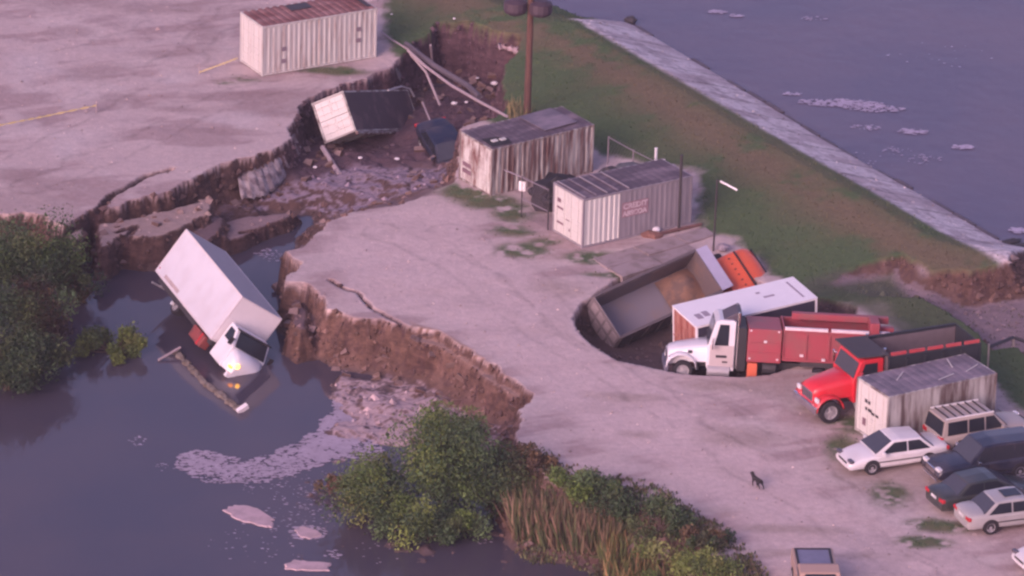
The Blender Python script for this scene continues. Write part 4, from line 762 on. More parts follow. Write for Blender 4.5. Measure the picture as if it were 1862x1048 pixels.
lump('tarpaulin', 'dull grey-green tarpaulin heap behind the lettered container', 'tarpaulin', 1150, 322, 1.0, 1.6, .9, .7, mat('grey_green_tarp', (.11, .11, .115), .7, var=.3), seed=7, rz=25)
lump('black_sheeting', 'black sheeting heap between the streaked and the lettered container', 'sheeting', 1012, 352, .7, 1.5, .9, 1.0, black, seed=12, rz=30)
lump('scrap', 'dark tangled scrap behind the lettered container roof', 'scrap', 1110, 318, 1.3, .6, .4, .4, steel, seed=8)
lump('scrap', 'small pale scrap beside the lamp post foot', 'scrap', 1315, 450, .2, .3, .25, .2, gym, seed=9)
# concrete slabs under the lettered container
t = thing('concrete_pad', 'cracked concrete pad between the lettered container and the dump truck', 'concrete pad', P(1150, 462))
o0 = P(1150, 462)
conc = mat('dirty_concrete', (.34, .27, .27), .85, col2=(.24, .19, .18), scale=1.2)
for k, q_ in enumerate([[(1078, 472), (1150, 452), (1178, 468), (1104, 490)], [(1152, 451), (1222, 432), (1250, 446), (1180, 467)], [(1106, 491), (1179, 469), (1205, 484), (1132, 508)], [(1181, 468), (1251, 447), (1268, 456), (1207, 482)], [(1224, 431), (1282, 416), (1300, 430), (1252, 445)]]):
    c_ = [P(*x_) - o0 for x_ in q_]; lift = .05 + .02 * (k % 3); mb = MB(); top = [p_ + Vector((0, 0, lift + .01 * j)) for j, p_ in enumerate(c_)]; bot = [p_ + Vector((0, 0, -.25)) for p_ in c_]; mb.quad(*top[::-1])
    for j in range(4): mb.quad(top[j], top[(j + 1) % 4], bot[(j + 1) % 4], bot[j])
    part('slab', mb, conc, t)
fallen('rusty beam lying along the foot of the lettered container', [(1180, 430, .12), (1230, 418, .12), (1275, 408, .12)], .08, mat('rusty_beam', (.16, .08, .07), .8), 'beam', 'beam', None)
# concrete edge kerb along the lake
kerb = thing('revetment_edge', 'broken dark concrete edge between the pale slope and the lake', 'concrete edge', P(1145, 40, ZL)); o0 = P(1145, 40, ZL)
ed = [(1145, 40), (1165, 48), (1300, 128), (1400, 188), (1500, 250), (1600, 308), (1700, 364), (1828, 438)]
for a_, b_ in zip(ed[:-1], ed[1:]):
    A_, B_ = P(*a_, ZL) - o0, P(*b_, ZL) - o0; n_ = max(1, int((B_ - A_).length / 1.5)); d_ = (B_ - A_).normalized(); q_ = Vector((-d_.y, d_.x, 0))
    for k in range(n_):
        u0, u1 = k / n_ + .02, (k + 1) / n_ - .02
        if random.random() < .18: continue
        h_ = .10 + random.uniform(-.05, .06); s0, s1 = A_.lerp(B_, u0), A_.lerp(B_, u1); off = random.uniform(-.1, .1); mb = MB(); w0, w1 = -.45 + off, -.2 + off
        c_ = [s0 + q_ * w0, s1 + q_ * w0, s1 + q_ * w1, s0 + q_ * w1]; top = [x_ + Vector((0, 0, h_)) for x_ in c_]; bot = [x_ + Vector((0, 0, -.5)) for x_ in c_]; mb.quad(*top)
        for j in range(4): mb.quad(top[j], bot[j], bot[(j + 1) % 4], top[(j + 1) % 4])
        part('edge_block', mb, mat('dark_wet_concrete', (.10, .08, .095), .7, var=.3), kerb)
lump('stone_block', 'dark block at the top corner of the pale lakeside slope', 'stone', 1147, 38, ZL + .15, .35, .25, .25, steel, seed=4)
for k, (px, py) in enumerate(((1838, 440), (1852, 448), (1866, 452), (1845, 452))): lump('broken_slab', 'dark broken slab lying at the end of the lakeside slope', 'broken slab', px, py, -.45, .55, .25, .14, steel, 'broken slabs where the dike ends', seed=20 + k, rz=30)
if 0: sl_ = thing('concrete_slab', 'pale undercut concrete slab ending the lakeside slope above the washed out gap', 'concrete slab', P(1770, 470, .5)); o0 = P(1770, 470, .5)
c_ = [P(1712, 474, .98) - o0, P(1600, 385, .98) - o0, P(1700, 376, -.28) - o0, P(1836, 447, -.28) - o0, P(1829, 476, .3) - o0]
top = [x_ + Vector((0, 0, .05)) for x_ in c_]; bot = [x_ - Vector((0, 0, .2)) for x_ in c_]; mb = MB().quad(*top[::-1])
for j in range(5): mb.quad(top[j], top[(j + 1) % 5], bot[(j + 1) % 5], bot[j])
mb.quad(*bot); 
# barrier and pipes at the right edge
t = thing('barrier', 'low barrier of two pale posts and a dark plank by the washed out channel', 'barrier', P(1796, 668)); o0 = P(1796, 668)
for q_, h_ in (((1796, 668), 1.15), ((1842, 640), .8)): v_ = P(*q_) - o0; part('post', MB().tube([v_, v_ + Vector((0, 0, h_))], .05, 8), mat('pale_timber', (.42, .35, .30), .8), t)
a_, b_ = P(1796, 668) - o0, P(1842, 640) - o0; part('plank', MB().tube([a_ + Vector((0, 0, 1.0)), b_ + Vector((.0, 0, .72))], .09, 4), steel, t); part('plank', MB().tube([b_ + Vector((0, 0, .72)), b_ + Vector((1.2, -.3, .4))], .09, 4), steel, t)
for lbl, pts in (('upper pale pipe slanting down behind the cream car', [(1815, 744, .5), (1845, 762, .3), (1880, 785, .2)]), ('lower pale pipe slanting down behind the cream car', [(1818, 756, .4), (1850, 778, .3), (1885, 800, .1)])): fallen(lbl, pts, .06, lightm, 'pipe', 'pipe', 'pale pipes behind the cream car')
# caution tape
yel = mat('yellow_tape', (.55, .44, .20), .5)
def tape(lbl, pts):
    v = [P(*p) for p in pts]; t = thing('caution_tape', lbl, 'caution tape', v[0]); mb = MB(); n = 48
    for k in range(n):
        def pos(u):
            u *= len(v) - 1; i = min(int(u), len(v) - 2); return v[i].lerp(v[i + 1], u - i) - v[0]
        a_, b_ = pos(k / n), pos((k + 1) / n); tw = lambda j: (abs(math.sin(j * .75)) * .045 + .004); za, zb_ = tw(k), tw(k + 1)
        mb.quad(a_ - Vector((0, .02, za)), b_ - Vector((0, .02, zb_)), b_ + Vector((0, .02, zb_)), a_ + Vector((0, .02, za)))
    part('ribbon', mb, yel, t); return t
tape('yellow caution tape strung across the open sandy yard', [(-60, 240, .7), (30, 222, .55), (90, 210, .45), (175, 192, .5)])
tape('yellow caution tape tied to the rusty-roofed container', [(362, 132, .15), (395, 120, .4), (432, 106, .7)])
for px, py in ((362, 136), (175, 205)): pole('short stake holding yellow tape ' + ('near the container' if px > 300 else 'in the open yard'), px, py, .6, .025, greyw, 'tape_stake', 'stake')
# small pale debris
for k, (px, py, z, s_) in enumerate([(655, 287, -1.5, .12), (722, 289, -1.5, .13), (573, 304, -1.5, .11), (880, 124, -1.8, .12), (891, 117, -1.8, .10), (868, 142, -1.8, .09), (899, 152, -1.6, .2), (872, 176, -1.5, .16), (826, 188, -1.5, .16), (848, 186, -1.5, .1), (534, 206, -.2, .1), (826, 34, .8, .08), (712, 26, .6, .07)]):
    lump('debris', 'small white scrap scattered on the ravine mud', 'debris', px, py, z, s_, s_ * .6, s_ * .5, whm, 'white scraps scattered in the ravine', seed=30 + k)
# grey matted liner slumped on the ravine wall
def drape(name, lbl, cat, cols, m):
    """hanging sheet: rows of (px,py,z) from top edge to bottom edge, with folds"""
    rows = []; n = len(cols); sub = 8
    for j in range(7):
        v_ = j / 6; r_ = []
        for i in range((n - 1) * sub + 1):
            u = i / sub; a = min(int(u), n - 2); f_ = u - a; T = P(*cols[a][0]).lerp(P(*cols[a + 1][0]), f_); B = P(*cols[a][1]).lerp(P(*cols[a + 1][1]), f_)
            p_ = T.lerp(B, v_); p_ += Vector((0.06 * math.sin(i * 1.9), -.10 * math.sin(i * 1.3 + v_ * 2) - .22 * math.sin(v_ * 3.1), .06 * math.sin(i * 2.3 + j))); r_.append(p_)
        rows.append(r_)
    o = part(name, MB().grid(rows), m, None, smooth=True); q = o.modifiers.new('s', 'SOLIDIFY'); q.thickness = .05; return tag(o, lbl, cat)
linm = mat('grey_matted_liner', (.36, .31, .32), .9, col2=(.16, .12, .13), ramp=(.4, .62), scale=2.5, bump=.04)
drape('liner', 'pale grey matted liner slumped down the ravine wall', 'liner', [((432, 322, -.9), (440, 362, -1.55)), ((460, 310, -.7), (475, 360, -1.6)), ((488, 298, -.6), (505, 340, -1.6)), ((512, 282, -.5), (530, 312, -1.6)), ((530, 250, -.5), (548, 282, -1.7)), ((540, 225, -.5), (552, 250, -1.7))], linm)
drape('liner', 'small dull grey liner flap hanging behind the tipped container', 'liner', [((680, 142, -.3), (690, 172, -1.5)), ((700, 134, -.2), (712, 166, -1.5)), ((725, 122, -.2), (735, 150, -1.5))], mat('dull_liner', (.2, .18, .20), .9, var=.3))
drape('liner', 'pale sheet edge curling over the grassy sinkhole', 'liner', [((905, 80, .1), (908, 88, -.15)), ((922, 80, .1), (926, 90, -.15)), ((938, 86, .1), (942, 98, -.15)), ((947, 94, .1), (950, 104, -.1))], mat('pale_sheet', (.45, .34, .36), .8))
# log, pipe and scrap afloat
t = thing('floating_log', 'mossy log lying just awash in the pool beside the sunken box truck', 'log', P(322, 640, ZP)); o0 = P(322, 640, ZP)
pl = [P(*q_, ZP + .0) - o0 for q_ in ((318, 640), (345, 668), (372, 698), (405, 722), (438, 748))]
lg_ = MB(); n = 40; cs = []
for k in range(n):
    u = k / (n - 1) * 4; i = min(int(u), 3); cs.append(pl[i].lerp(pl[i + 1], u - i) + Vector((random.uniform(-.05, .05), random.uniform(-.05, .05), -.06 + .03 * random.random())))
lg_.tube(cs, [(.18 + random.uniform(-.06, .08)) for _ in cs], 7); part('trunk', lg_, mat('mossy_bark', (.12, .095, .075), .9, col2=(.20, .17, .15), scale=5, bump=.03), t)
part('broken_end', MB().box(-.28, .28, -.10, .12, -.02, .2, Matrix.Translation(pl[-1] + Vector((.1, 0, .05))) @ rm(10, -25, 30)), whm, t)
fallen('pale pipe slanting into the pool beside the floating shrub', [(288, 655, ZP + .05), (328, 632, ZP + .35)], .06, greyw, 'pipe', 'pipe', None)
# dog
d_ = bpy.data.meshes.new('dog'); V_ = [(0, 0, .42), (.2, 0, .44), (-.24, 0, .43), (.30, 0, .52), (.40, 0, .62), (.52, 0, .585), (-.36, 0, .50), (-.5, 0, .42),
      (.2, .08, .36), (.22, .085, .2), (.19, .085, .02), (.2, -.08, .36), (.12, -.085, .2), (.07, -.085, .02), (-.25, .08, .36), (-.18, .09, .24), (-.32, .09, .16), (-.30, .09, .02), (-.25, -.08, .36), (-.30, -.09, .24), (-.42, -.09, .15), (-.42, -.09, .02), (.38, .05, .70), (.38, -.05, .70)]
E_ = [(0, 1), (0, 2), (1, 3), (3, 4), (4, 5), (2, 6), (6, 7), (1, 8), (8, 9), (9, 10), (1, 11), (11, 12), (12, 13), (2, 14), (14, 15), (15, 16), (16, 17), (2, 18), (18, 19), (19, 20), (20, 21), (4, 22), (4, 23)]
R_ = [.11, .13, .10, .08, .085, .035, .03, .018, .06, .035, .03, .06, .035, .03, .07, .05, .03, .03, .07, .05, .03, .03, .02, .02]
d_.from_pydata(V_, E_, []); dog = link('dog', d_); d_.materials.append(mat('black_fur', (.018, .015, .018), .8)); sk_ = dog.modifiers.new('skin', 'SKIN')
for i, v_ in enumerate(d_.skin_vertices[0].data): v_.radius = (R_[i], R_[i])
d_.skin_vertices[0].data[0].use_root = True; q = dog.modifiers.new('sub', 'SUBSURF'); q.levels = q.render_levels = 2
dog.location = P(1376, 886); dog.rotation_euler = rad(0, 0, 128); dog.scale = (.88,) * 3; tag(dog, 'black dog walking alone on the pale sandy road', 'dog')

# ------------------------------------------------------------------ vegetation
def leafmat():
    M = vcol_mat('leaves', 'tone', .65, 4, .2, 0); return M
LM = leafmat(); twig = mat('twig_bark', (.09, .06, .05), .9)
def quads_obj(name, cen, size, col, parent, aspect=.55, nz=.3, kind=None, upright=False):
    n = len(cen)
    if upright: a = np.stack([RNG.normal(0, .22, n), RNG.normal(0, .22, n), np.ones(n)], 1)
    else: a = RNG.normal(size=(n, 3)); a[:, 2] += nz
    a /= np.linalg.norm(a, axis=1)[:, None]; b = np.cross(a, RNG.normal(size=(n, 3))); b /= np.linalg.norm(b, axis=1)[:, None]
    a = a * size[:, None]; b = b * (size * aspect)[:, None]
    v = np.stack([cen - a * (0 if upright else .5), cen + b * .5 + a * (.45 if upright else 0), cen + a * (1 if upright else .5), cen - b * .5 + a * (.45 if upright else 0)], 1).reshape(-1, 3)
    me = bpy.data.meshes.new(name); me.vertices.add(n * 4); me.vertices.foreach_set('co', v.ravel()); me.loops.add(n * 4); me.loops.foreach_set('vertex_index', np.arange(n * 4)); me.polygons.add(n); me.polygons.foreach_set('loop_start', np.arange(n) * 4); me.polygons.foreach_set('loop_total', np.full(n, 4))
    at_ = me.color_attributes.new('tone', 'FLOAT_COLOR', 'POINT'); c4 = np.concatenate([np.repeat(col, 4, 0), np.ones((n * 4, 1))], 1); at_.data.foreach_set('color', c4.astype(np.float32).ravel()); me.update(); me.materials.append(LM)
    o = link(name, me, parent)
    if kind: o['kind'] = kind
    return o
GREENS = np.array([1.1, 1.3, 1.0]) * np.array([(.05, .07, .04), (.07, .095, .035), (.10, .13, .04), (.15, .165, .055), (.05, .07, .04), (.085, .115, .06)])
def shrub(lbl, px, py, zc, rx, ry, rz, n, zb=ZP, pal=GREENS, cl=14, leaf=(.08, .19), name='shrub', cat='shrub', grp=None, tilt=0):
    c = P(px, py, zc); t = thing(name, lbl, cat, (c.x, c.y, zb - .1), (0, 0, 0), grp); cz = zc - zb + .1
    cs = RNG.normal(size=(cl, 3)); cs /= np.linalg.norm(cs, axis=1)[:, None]; cs *= RNG.uniform(.35, .85, (cl, 1)); cs[:, 2] = np.abs(cs[:, 2]) * RNG.choice([1, 1, -.6], cl); cs *= (rx, ry, rz)
    rad_ = RNG.uniform(.28, .5, cl) * max(min(rx, ry, rz * 1.2), .42 * rx); k = RNG.integers(0, cl, n); d = RNG.normal(size=(n, 3)); d /= np.linalg.norm(d, axis=1)[:, None]
    r = rad_[k] * (RNG.uniform(0, 1, n) ** .35) * RNG.uniform(.85, 1.3, n) * np.where(RNG.uniform(0, 1, n) < .05, 1.45, 1); p = cs[k] + d * r[:, None]; p[:, 2] += cz; p[:, 2] = np.maximum(p[:, 2], .1 + RNG.uniform(0, .15, n))
    base = pal[RNG.integers(0, len(pal), cl)]; col = base[k] * RNG.uniform(.7, 1.35, (n, 1)); 
    quads_obj('crown', p, np.clip(leaf[0] + (leaf[1] - leaf[0]) * RNG.gamma(2, .22, n), 0, .3), col, t)
    mb = MB(); mb.tube([(0, 0, -.3), (.05, .03, cz * .45), (.1, 0, cz * .8)], [.12, .09, .04], 7)
    for j in range(cl):
        q_ = Vector(cs[j]) + Vector((0, 0, cz)); q_.z = max(q_.z, .2); mb.tube([(.05, .03, max(.1, cz * .25)), tuple(Vector((.05, .03, cz * .4)).lerp(q_, .55) + Vector((0, 0, -.1))), tuple(q_)], [.05, .035, .015], 5)
    part('trunk', mb, twig, t); return t
Gm = 'bushes growing out of the pool bank'
YG = np.array([1.1, 1.25, 1.1]) * np.array([(.13, .15, .045), (.10, .125, .04), (.16, .16, .06), (.08, .10, .04)]); DK = np.array([1.15, 1.35, 1.05]) * np.array([(.035, .05, .03), (.05, .07, .04), (.03, .045, .03), (.06, .07, .035)]); BR = np.array([(.09, .06, .04), (.12, .08, .045), (.06, .065, .035)])
MX = np.vstack([GREENS, DK, YG[:2]])
shrub('bushy green shrub at the water edge, left part of the big thicket', 690, 895, -.9, 2.3, 2.2, 1.7, 11000, pal=np.vstack([YG, GREENS]), grp=Gm, cl=26)
shrub('tall dark green shrub in the middle of the big thicket', 800, 850, -.1, 2.9, 2.6, 2.2, 15000, pal=MX, grp=Gm, cl=34)
shrub('yellow-green shrub topping the big thicket below the soil bank', 825, 795, .0, 1.9, 1.6, 1.4, 7500, pal=YG, grp=Gm, cl=22)
shrub('dark shrub on the right side of the big thicket beside the reeds', 895, 880, -.6, 2.0, 2.2, 1.9, 10000, pal=np.vstack([DK, GREENS]), grp=Gm, cl=26)
shrub('low green shrub trailing in the water in front of the thicket', 780, 950, -1.4, 2.9, 1.7, 1.1, 9500, pal=MX, grp=Gm, cl=26)
shrub('small reddish olive branch reaching over the water left of the thicket', 600, 882, -1.8, 1.0, .7, .45, 1300, pal=np.array([(.12, .085, .045), (.08, .08, .04), (.15, .08, .06)]), grp=Gm, cl=9)
shrub('small leafy shrub afloat in the pool, left of the sunken box truck', 208, 628, -1.85, 2.2, 1.9, .75, 6500, pal=YG * .75, name='floating_shrub', cl=18)
def gpt(px, py, up):
    z = -.5
    for _ in range(8): q_ = at(px, py, z); z = .4 * z + .6 * (hz(q_[0], q_[1]) + up)
    return z
Gr = 'low bushes on the bank below the road'
for k, (px, py, z, rx, ry, rz, n, pal, l_) in enumerate([(965, 845, -.5, 1.6, 1.3, .8, 3600, BR, 'brown-green bush at the top of the reed bank'), (1060, 885, -.7, 1.7, 1.3, .9, 4200, GREENS, 'green bush above the tan reeds'), (1120, 920, -.9, 1.6, 1.5, 1.0, 4200, DK, 'dark bush right of the tan reeds'), (1200, 950, -1.0, 1.7, 1.6, .9, 4200, DK, 'dark low bush halfway along the reed bank'),
      (1215, 1030, -1.3, 1.9, 1.5, 1.0, 4600, YG, 'yellow-green bush at the bottom edge below the road'), (1300, 1040, -1.0, 1.6, 1.5, .8, 3400, YG, 'yellow-green bush nearest the road at the bottom edge'), (1130, 1050, -1.6, 1.5, 1.2, .9, 2800, BR, 'brownish bush at the bottom edge beside the pool'), (1285, 985, -.6, 1.6, 1.3, .5, 2600, np.vstack([DK, BR]), 'flat dark bush on the slope just below the road')]):
    z = gpt(px, py, rz * .5); shrub(l_, px, py, z, rx, ry, rz, n, zb=z - rz * .6, pal=pal, grp=Gr, cl=16)
Gl = 'trees at the left edge of the pool'
shrub('dark green tree topping the cliff at the left edge', 50, 470, .3, 2.8, 2.3, 2.2, 17000, pal=np.vstack([DK, GREENS[:2] * .9]), name='tree', cat='tree', grp=Gl, cl=30)
shrub('green tree hanging over the pool at the left edge, below the cliff top tree', 58, 575, -.4, 2.2, 2.0, 1.8, 14000, pal=np.vstack([DK, BR * .6]), name='tree', cat='tree', grp=Gl, cl=26)
shrub('dark tree rising from the water at the left edge, lowest of its group', 15, 665, -1.0, 2.2, 1.8, 1.3, 10500, pal=DK * .9, name='tree', cat='tree', grp=Gl, cl=24)
shrub('brownish bush at the foot of the red cliff beside the left trees', 135, 515, -1.2, 1.5, 1.2, 1.1, 4600, pal=np.vstack([BR * .6, DK]), name='tree', cat='bush', grp=Gl, cl=18)
shrub('small yellow-green bush at the water line of the left edge', 8, 680, -1.4, .9, .8, .7, 1600, pal=YG, cat='bush', grp=Gl)
shrub('dark tree in the middle of the left edge group, leaning over the pool', 62, 650, -1.0, 1.7, 1.6, 1.3, 9000, pal=DK * .8, name='tree', cat='tree', grp=Gl, cl=24)
shrub('dark tree half out of the photo at the left edge', -40, 560, .3, 2.6, 2.3, 2.2, 9000, pal=DK, name='tree', cat='tree', grp=Gl, cl=24)
# reeds
def reeds(name, lbl, cat, poly, z, n, hgt, cols, zt=None):
    pg_ = np.array(poly, float); lo, hi = pg_.min(0), pg_.max(0); pts = RNG.uniform(lo, hi, (n * 4, 2)); m_ = sdf(pts[:, 0], pts[:, 1], pg_) > 0; pts = pts[m_][:n]
    zs = z if np.isscalar(z) else z[0] + (z[1] - z[0]) * (pts[:, 1] - lo[1]) / (hi[1] - lo[1]); cen = np.array([at(a, b, float(q_)) for (a, b), q_ in zip(pts, np.broadcast_to(zs, len(pts)))]); col = np.array(cols)[RNG.integers(0, len(cols), len(cen))] * RNG.uniform(.75, 1.25, (len(cen), 1))
    o = quads_obj(name, cen, RNG.uniform(*hgt, len(cen)), col, None, aspect=.05, upright=True); o['kind'] = 'stuff'; return tag(o, lbl, cat)
TAN = [(.25, .16, .11), (.27, .19, .13), (.17, .13, .08), (.10, .12, .05), (.09, .11, .05)]
reeds('reeds', 'tall tan dry reeds standing in the pool edge beside the thicket', 'reeds', [(935, 940), (1000, 930), (1100, 945), (1130, 985), (1110, 1030), (1000, 1010), (930, 990)], -2.2, 4600, (1.4, 2.4), TAN)
reeds('tall_grass', 'mixed green and tan tall grass along the bottom edge below the road', 'tall grass', [(1080, 980), (1180, 985), (1300, 1020), (1360, 1075), (1100, 1075)], (-1.6, -1.9), 1800, (.8, 1.5), [(.16, .17, .06), (.10, .13, .05), (.33, .20, .10)])
reeds('tall_grass', 'thin tall grass at the foot of the wooden pole', 'tall grass', [(920, 205), (960, 200), (965, 225), (930, 235)], .2, 160, (.5, 1.1), [(.3, .24, .12), (.14, .14, .07)])
# ground grass tufts by mask
mk = np.maximum(lg * (1 - road), gm) ; mk = mk * (slope < .7) * (np.abs(X) < 31) * (Y < 50) * (Y > -37)
pr = mk.ravel() / mk.sum(); ii = RNG.choice(len(pr), 26000, p=pr); st_ = RNG.uniform(-.08, .08, (len(ii), 2)); cen = np.stack([X.ravel()[ii] + st_[:, 0], Y.ravel()[ii] + st_[:, 1], Z.ravel()[ii] - .02], 1)
col = C.reshape(-1, 3)[ii] * RNG.uniform(.75, 1.25, (len(ii), 1)); col = np.where(col.mean(1, keepdims=True) > .17, np.array([[.10, .10, .055]]), col); o = quads_obj('grass', cen, RNG.uniform(.04, .13, len(ii)), col, None, aspect=.5, upright=True); o['kind'] = 'stuff'; tag(o, 'short rough grass on the dike slope and yard verges', 'grass')
vgp = ats([(960, 800), (1060, 850), (1200, 880), (1330, 960), (1420, 1060), (1300, 1200), (1000, 1100), (930, 950), (940, 840)]); vg = sm((N2 - .3) * 4) * sm(sdf(X, Y, vgp) / .8 + .2 + (N1 - .5)) * sm(1.4 - np.abs(sdf(X, Y, ats([(960, 800), (1060, 850), (1200, 880), (1330, 960), (1420, 1060), (1300, 1200), (1000, 1100), (930, 950), (940, 840)])) - 1.6) / 3.6) * (X > -2) * (Y < -14)
pr = vg.ravel() / vg.sum(); ii = RNG.choice(len(pr), 20000, p=pr); cen = np.stack([X.ravel()[ii] + RNG.uniform(-.1, .1, len(ii)), Y.ravel()[ii] + RNG.uniform(-.1, .1, len(ii)), Z.ravel()[ii] - .02], 1); cen = cen[cen[:, 2] > ZP - .1]
col = np.array([(.08, .09, .045), (.15, .11, .07), (.06, .07, .04), (.13, .14, .06)])[RNG.integers(0, 4, len(cen))]; o = quads_obj('weeds', cen, RNG.uniform(.06, .24, len(cen)), col, None, aspect=.5, upright=True); o['kind'] = 'stuff'; tag(o, 'matted weeds covering the bank between road and pool', 'weeds')
# clods of soil along the cliffs
cm = low * (slope > .8) + .07 * low * mud; cm = cm * (np.abs(X) < 31) * (Z > ZP - .05) * (Y < 50) * (Y > -36); pr = cm.ravel() / cm.sum(); ii = RNG.choice(len(pr), 4200, p=pr)
sz = RNG.gamma(2.0, .035, len(ii)) + .03; vv = []; ff = []; cc = []
for k, i in enumerate(ii):
    c_ = np.array((X.ravel()[i], Y.ravel()[i], Z.ravel()[i])); b0 = len(vv) * 1; s_ = sz[k]; pts = RNG.normal(size=(6, 3)) * .18 + np.array([(1, 0, 0), (-1, 0, 0), (0, 1, 0), (0, -1, 0), (0, 0, .8), (0, 0, -.8)]); vv.extend((c_ + p_ * s_) for p_ in pts); ff += [(b0 + a, b0 + b_, b0 + c2_) for a, b_, c2_ in ((0, 2, 4), (2, 1, 4), (1, 3, 4), (3, 0, 4), (2, 0, 5), (1, 2, 5), (3, 1, 5), (0, 3, 5))]; cc.append(C.reshape(-1, 3)[i] * RNG.uniform(.8, 1.5))
me = bpy.data.meshes.new('soil_clods'); me.from_pydata([tuple(v_) for v_ in vv], [], ff); a_ = me.color_attributes.new('tone', 'FLOAT_COLOR', 'POINT'); a_.data.foreach_set('color', np.concatenate([np.repeat(np.array(cc), 6, 0), np.ones((len(vv), 1))], 1).astype(np.float32).ravel()); me.materials.append(LM); o = link('soil_clods', me); o['kind'] = 'stuff'; tag(o, 'loose brown clods on the collapsed soil walls', 'soil')

hb = MB().box(-1950, 1950, -1950, 1950, -4.5, 109.5); hm = bpy.data.materials.new('haze_air'); hm.use_nodes = True; hn = hm.node_tree; hn.nodes.clear()
hv = hn.nodes.new('ShaderNodeVolumePrincipled'); hv.inputs['Color'].default_value = (.86, .80, .90, 1); hv.inputs['Density'].default_value = .00022; hv.inputs['Anisotropy'].default_value = .2; ho = hn.nodes.new('ShaderNodeOutputMaterial'); hn.links.new(hv.outputs[0], ho.inputs['Volume'])
hz_ = part('haze', hb, hm); hz_['kind'] = 'stuff'
# ------------------------------------------------------------------ foam and scum
foamm = mat('dirty_foam', (.38, .32, .39), .7, var=.18, scale=2)
def flake(mb, c, r, z, asp=1.6, rg=RNG):
    n = int(rg.integers(5, 9)); a0 = rg.uniform(0, 6.28); rr = r * rg.uniform(.6, 1.25, n); b0 = len(mb.v)
    mb.v += [(c[0] + rr[k] * asp * math.cos(a0 + 6.283 * k / n), c[1] + rr[k] * math.sin(a0 + 6.283 * k / n), z) for k in range(n)]; mb.f.append(tuple(range(b0, b0 + n)))
def foam(name, lbl, spots, z0, m=foamm):
    mb = MB()
    for px, py, rx, ry, n, s0, s1 in spots:
        n = int(n * 1.5)
        c = at(px, py, z0)
        for k in range(n):
            a = RNG.uniform(0, 6.283); q_ = RNG.uniform(0, 1) ** .6; flake(mb, (c[0] + math.cos(a) * q_ * rx / 40, c[1] + math.sin(a) * q_ * ry / 16), RNG.uniform(s0, s1) * RNG.uniform(.45, 1.), z0 + .012 + .00003 * (len(mb.f) % 400))
    o = part(name, mb, m); o['kind'] = 'stuff'; return tag(o, lbl, 'foam')
foam('foam', 'broken scum and foam drifting in a curved band across the pool', [(365, 842, 45, 22, 300, .03, .13), (400, 855, 60, 24, 260, .03, .10), (450, 862, 55, 18, 230, .03, .12), (500, 848, 50, 20, 260, .03, .12), (545, 832, 50, 22, 320, .03, .13), (590, 812, 45, 26, 380, .04, .16), (625, 780, 40, 34, 420, .04, .18), (640, 735, 32, 34, 360, .04, .15), (655, 820, 40, 24, 200, .03, .12), (520, 880, 90, 30, 90, .02, .07), (600, 900, 70, 40, 60, .02, .07), (480, 985, 100, 40, 36, .02, .07), (545, 940, 70, 30, 60, .02, .08), (250, 803, 16, 10, 12, .03, .08), (300, 850, 20, 8, 8, .03, .07), (560, 969, 34, 12, 90, .04, .12), (605, 1010, 14, 8, 12, .04, .1), (490, 465, 30, 14, 30, .03, .09), (580, 640, 30, 14, 50, .03, .1), (880, 985, 12, 6, 6, .03, .07), (700, 1005, 60, 20, 10, .02, .06)], ZP)
def raft(lbl, pts, z0):
    v_ = [P(*q_, z0 + .03) for q_ in pts]; c = sum(v_, Vector()) / len(v_); ring = []
    for k in range(len(v_)):
        a_, b_ = v_[k], v_[(k + 1) % len(v_)]
        for j in range(5): q_ = a_.lerp(b_, j / 5) - c; q_ *= 1 + random.uniform(-.12, .10); ring.append(q_)
    top = [q_ * .93 + Vector((0, 0, .02)) for q_ in ring]; bot = [Vector((q_.x, q_.y, -.06)) for q_ in ring]; n = len(ring); mb = MB().quad(*top); mb.grid([top + [top[0]], bot + [bot[0]]])
    o = part('scum_raft', mb, mat('pale_scum', (.50, .37, .40), .8, col2=(.40, .30, .32), scale=1.6)); o.location = c; return tag(o, lbl, 'scum raft', 'pinkish scum rafts floating on the pool')
raft('large leaf-shaped pink scum raft floating in the pool', [(403, 927), (425, 918), (470, 922), (498, 945), (495, 960), (470, 955), (435, 947)], ZP)
raft('long flat pink scum raft nearest the bottom edge', [(516, 1026), (535, 1018), (560, 1021), (605, 1024), (600, 1038), (555, 1038), (518, 1035)], ZP)
raft('small ragged scum raft between the two large ones', [(535, 962), (552, 957), (575, 965), (590, 975), (565, 980), (542, 975)], ZP)
foam('foam', 'pale foam streaks on the lake beyond the dike', [(1530, 188, 90, 9, 200, .04, .13), (1590, 198, 60, 8, 90, .04, .12), (1305, 22, 20, 4, 30, .05, .12), (1340, 29, 14, 4, 20, .05, .12), (1440, 171, 20, 4, 20, .04, .1), (1575, 232, 30, 6, 30, .04, .1), (1660, 240, 28, 7, 40, .05, .13), (1750, 268, 22, 5, 30, .05, .13), (1680, 290, 40, 12, 24, .03, .09), (1630, 275, 30, 10, 16, .03, .08), (1852, 420, 18, 6, 30, .05, .14), (1480, 34, 30, 5, 14, .03, .09), (1700, 100, 120, 30, 14, .03, .08), (1550, 300, 90, 30, 20, .03, .08)], ZL + .02, mat('pale_lake_foam', (.42, .37, .48), .6))
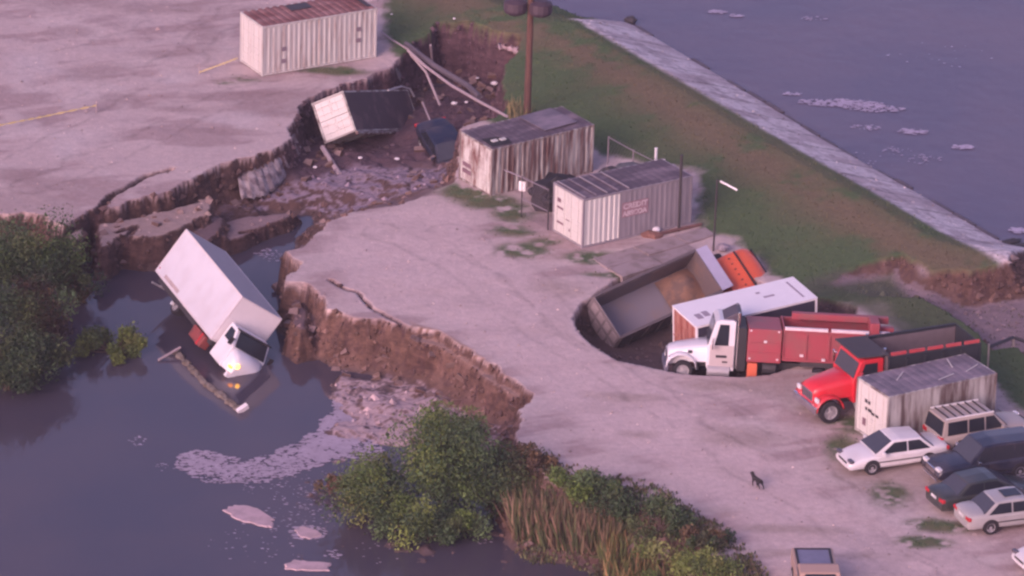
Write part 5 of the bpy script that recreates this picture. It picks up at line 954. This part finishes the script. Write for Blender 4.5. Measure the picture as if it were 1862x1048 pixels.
# broken blocks of crust fallen at the foot of the cliffs
bmask = ((SB > .5) & (SB < 2.4) & (Z > ZP - .1) & (np.abs(X) < 30) & (Y < 46) & (Y > -30)) * (low > .5); pr = bmask.ravel() / bmask.sum(); ii = RNG.choice(len(pr), 260, p=pr); vv = []; ff = []; cc = []
for i in ii:
    s_ = RNG.uniform(.08, .24); R_m = Euler(RNG.uniform(-.7, .7, 3)).to_matrix(); b0 = len(vv); top_ = np.array((.26, .18, .165)) * RNG.uniform(.6, 1.1); sd_ = np.array((.12, .072, .06)) * RNG.uniform(.7, 1.3)
    for zz, cl_ in ((-.5, sd_), (.35, sd_), (.5, top_)):
        for ax_, ay_ in ((-1, -.8), (1.1, -1), (.8, 1), (-.9, .7)): q_ = R_m @ Vector((ax_ * s_, ay_ * s_ * .8, zz * s_)); vv.append((X.ravel()[i] + q_.x, Y.ravel()[i] + q_.y, Z.ravel()[i] + q_.z + s_ * .12)); cc.append(cl_)
    for l_ in (0, 4):
        for k in range(4): j = (k + 1) % 4; ff.append((b0 + l_ + k, b0 + l_ + j, b0 + l_ + 4 + j, b0 + l_ + 4 + k))
    ff.append((b0 + 8, b0 + 9, b0 + 10, b0 + 11))
me = bpy.data.meshes.new('crust_blocks'); me.from_pydata(vv, [], ff); a_ = me.color_attributes.new('tone', 'FLOAT_COLOR', 'POINT'); a_.data.foreach_set('color', np.concatenate([np.array(cc), np.ones((len(vv), 1))], 1).astype(np.float32).ravel()); me.materials.append(LM); o = link('crust_blocks', me); o['kind'] = 'stuff'; tag(o, 'broken blocks of yard crust fallen at the foot of the cliffs', 'rubble')
# pebbles and litter on the yard and road
pk = (1 - low) * (1 - lg * (1 - road)) * (np.abs(X) < 30) * (Y < 48) * (Y > -36) * sm((N2 - .35) * 4); pr = pk.ravel() / pk.sum(); ii = RNG.choice(len(pr), 5000, p=pr); vv = []; ff = []; cc = []
for i in ii:
    c_ = np.array((X.ravel()[i] + RNG.uniform(-.08, .08), Y.ravel()[i] + RNG.uniform(-.08, .08), Z.ravel()[i])); b0 = len(vv); s_ = RNG.gamma(2, .014) + .015
    vv.extend(c_ + q_ * s_ for q_ in (RNG.normal(size=(5, 3)) * .15 + np.array([(1, 0, 0), (-.5, .9, 0), (-.5, -.9, 0), (0, 0, .7), (0, 0, -.5)]))); ff += [(b0, b0 + 1, b0 + 3), (b0 + 1, b0 + 2, b0 + 3), (b0 + 2, b0, b0 + 3), (b0 + 1, b0, b0 + 4), (b0 + 2, b0 + 1, b0 + 4), (b0, b0 + 2, b0 + 4)]; cc.append(C.reshape(-1, 3)[i] * RNG.uniform(.45, 1.25))
me = bpy.data.meshes.new('pebbles'); me.from_pydata([tuple(v_) for v_ in vv], [], ff); a_ = me.color_attributes.new('tone', 'FLOAT_COLOR', 'POINT'); a_.data.foreach_set('color', np.concatenate([np.repeat(np.array(cc), 5, 0), np.ones((len(vv), 1))], 1).astype(np.float32).ravel()); me.materials.append(LM); o = link('pebbles', me); o['kind'] = 'stuff'; tag(o, 'pebbles and small clods strewn over the sandy yard and road', 'pebbles')
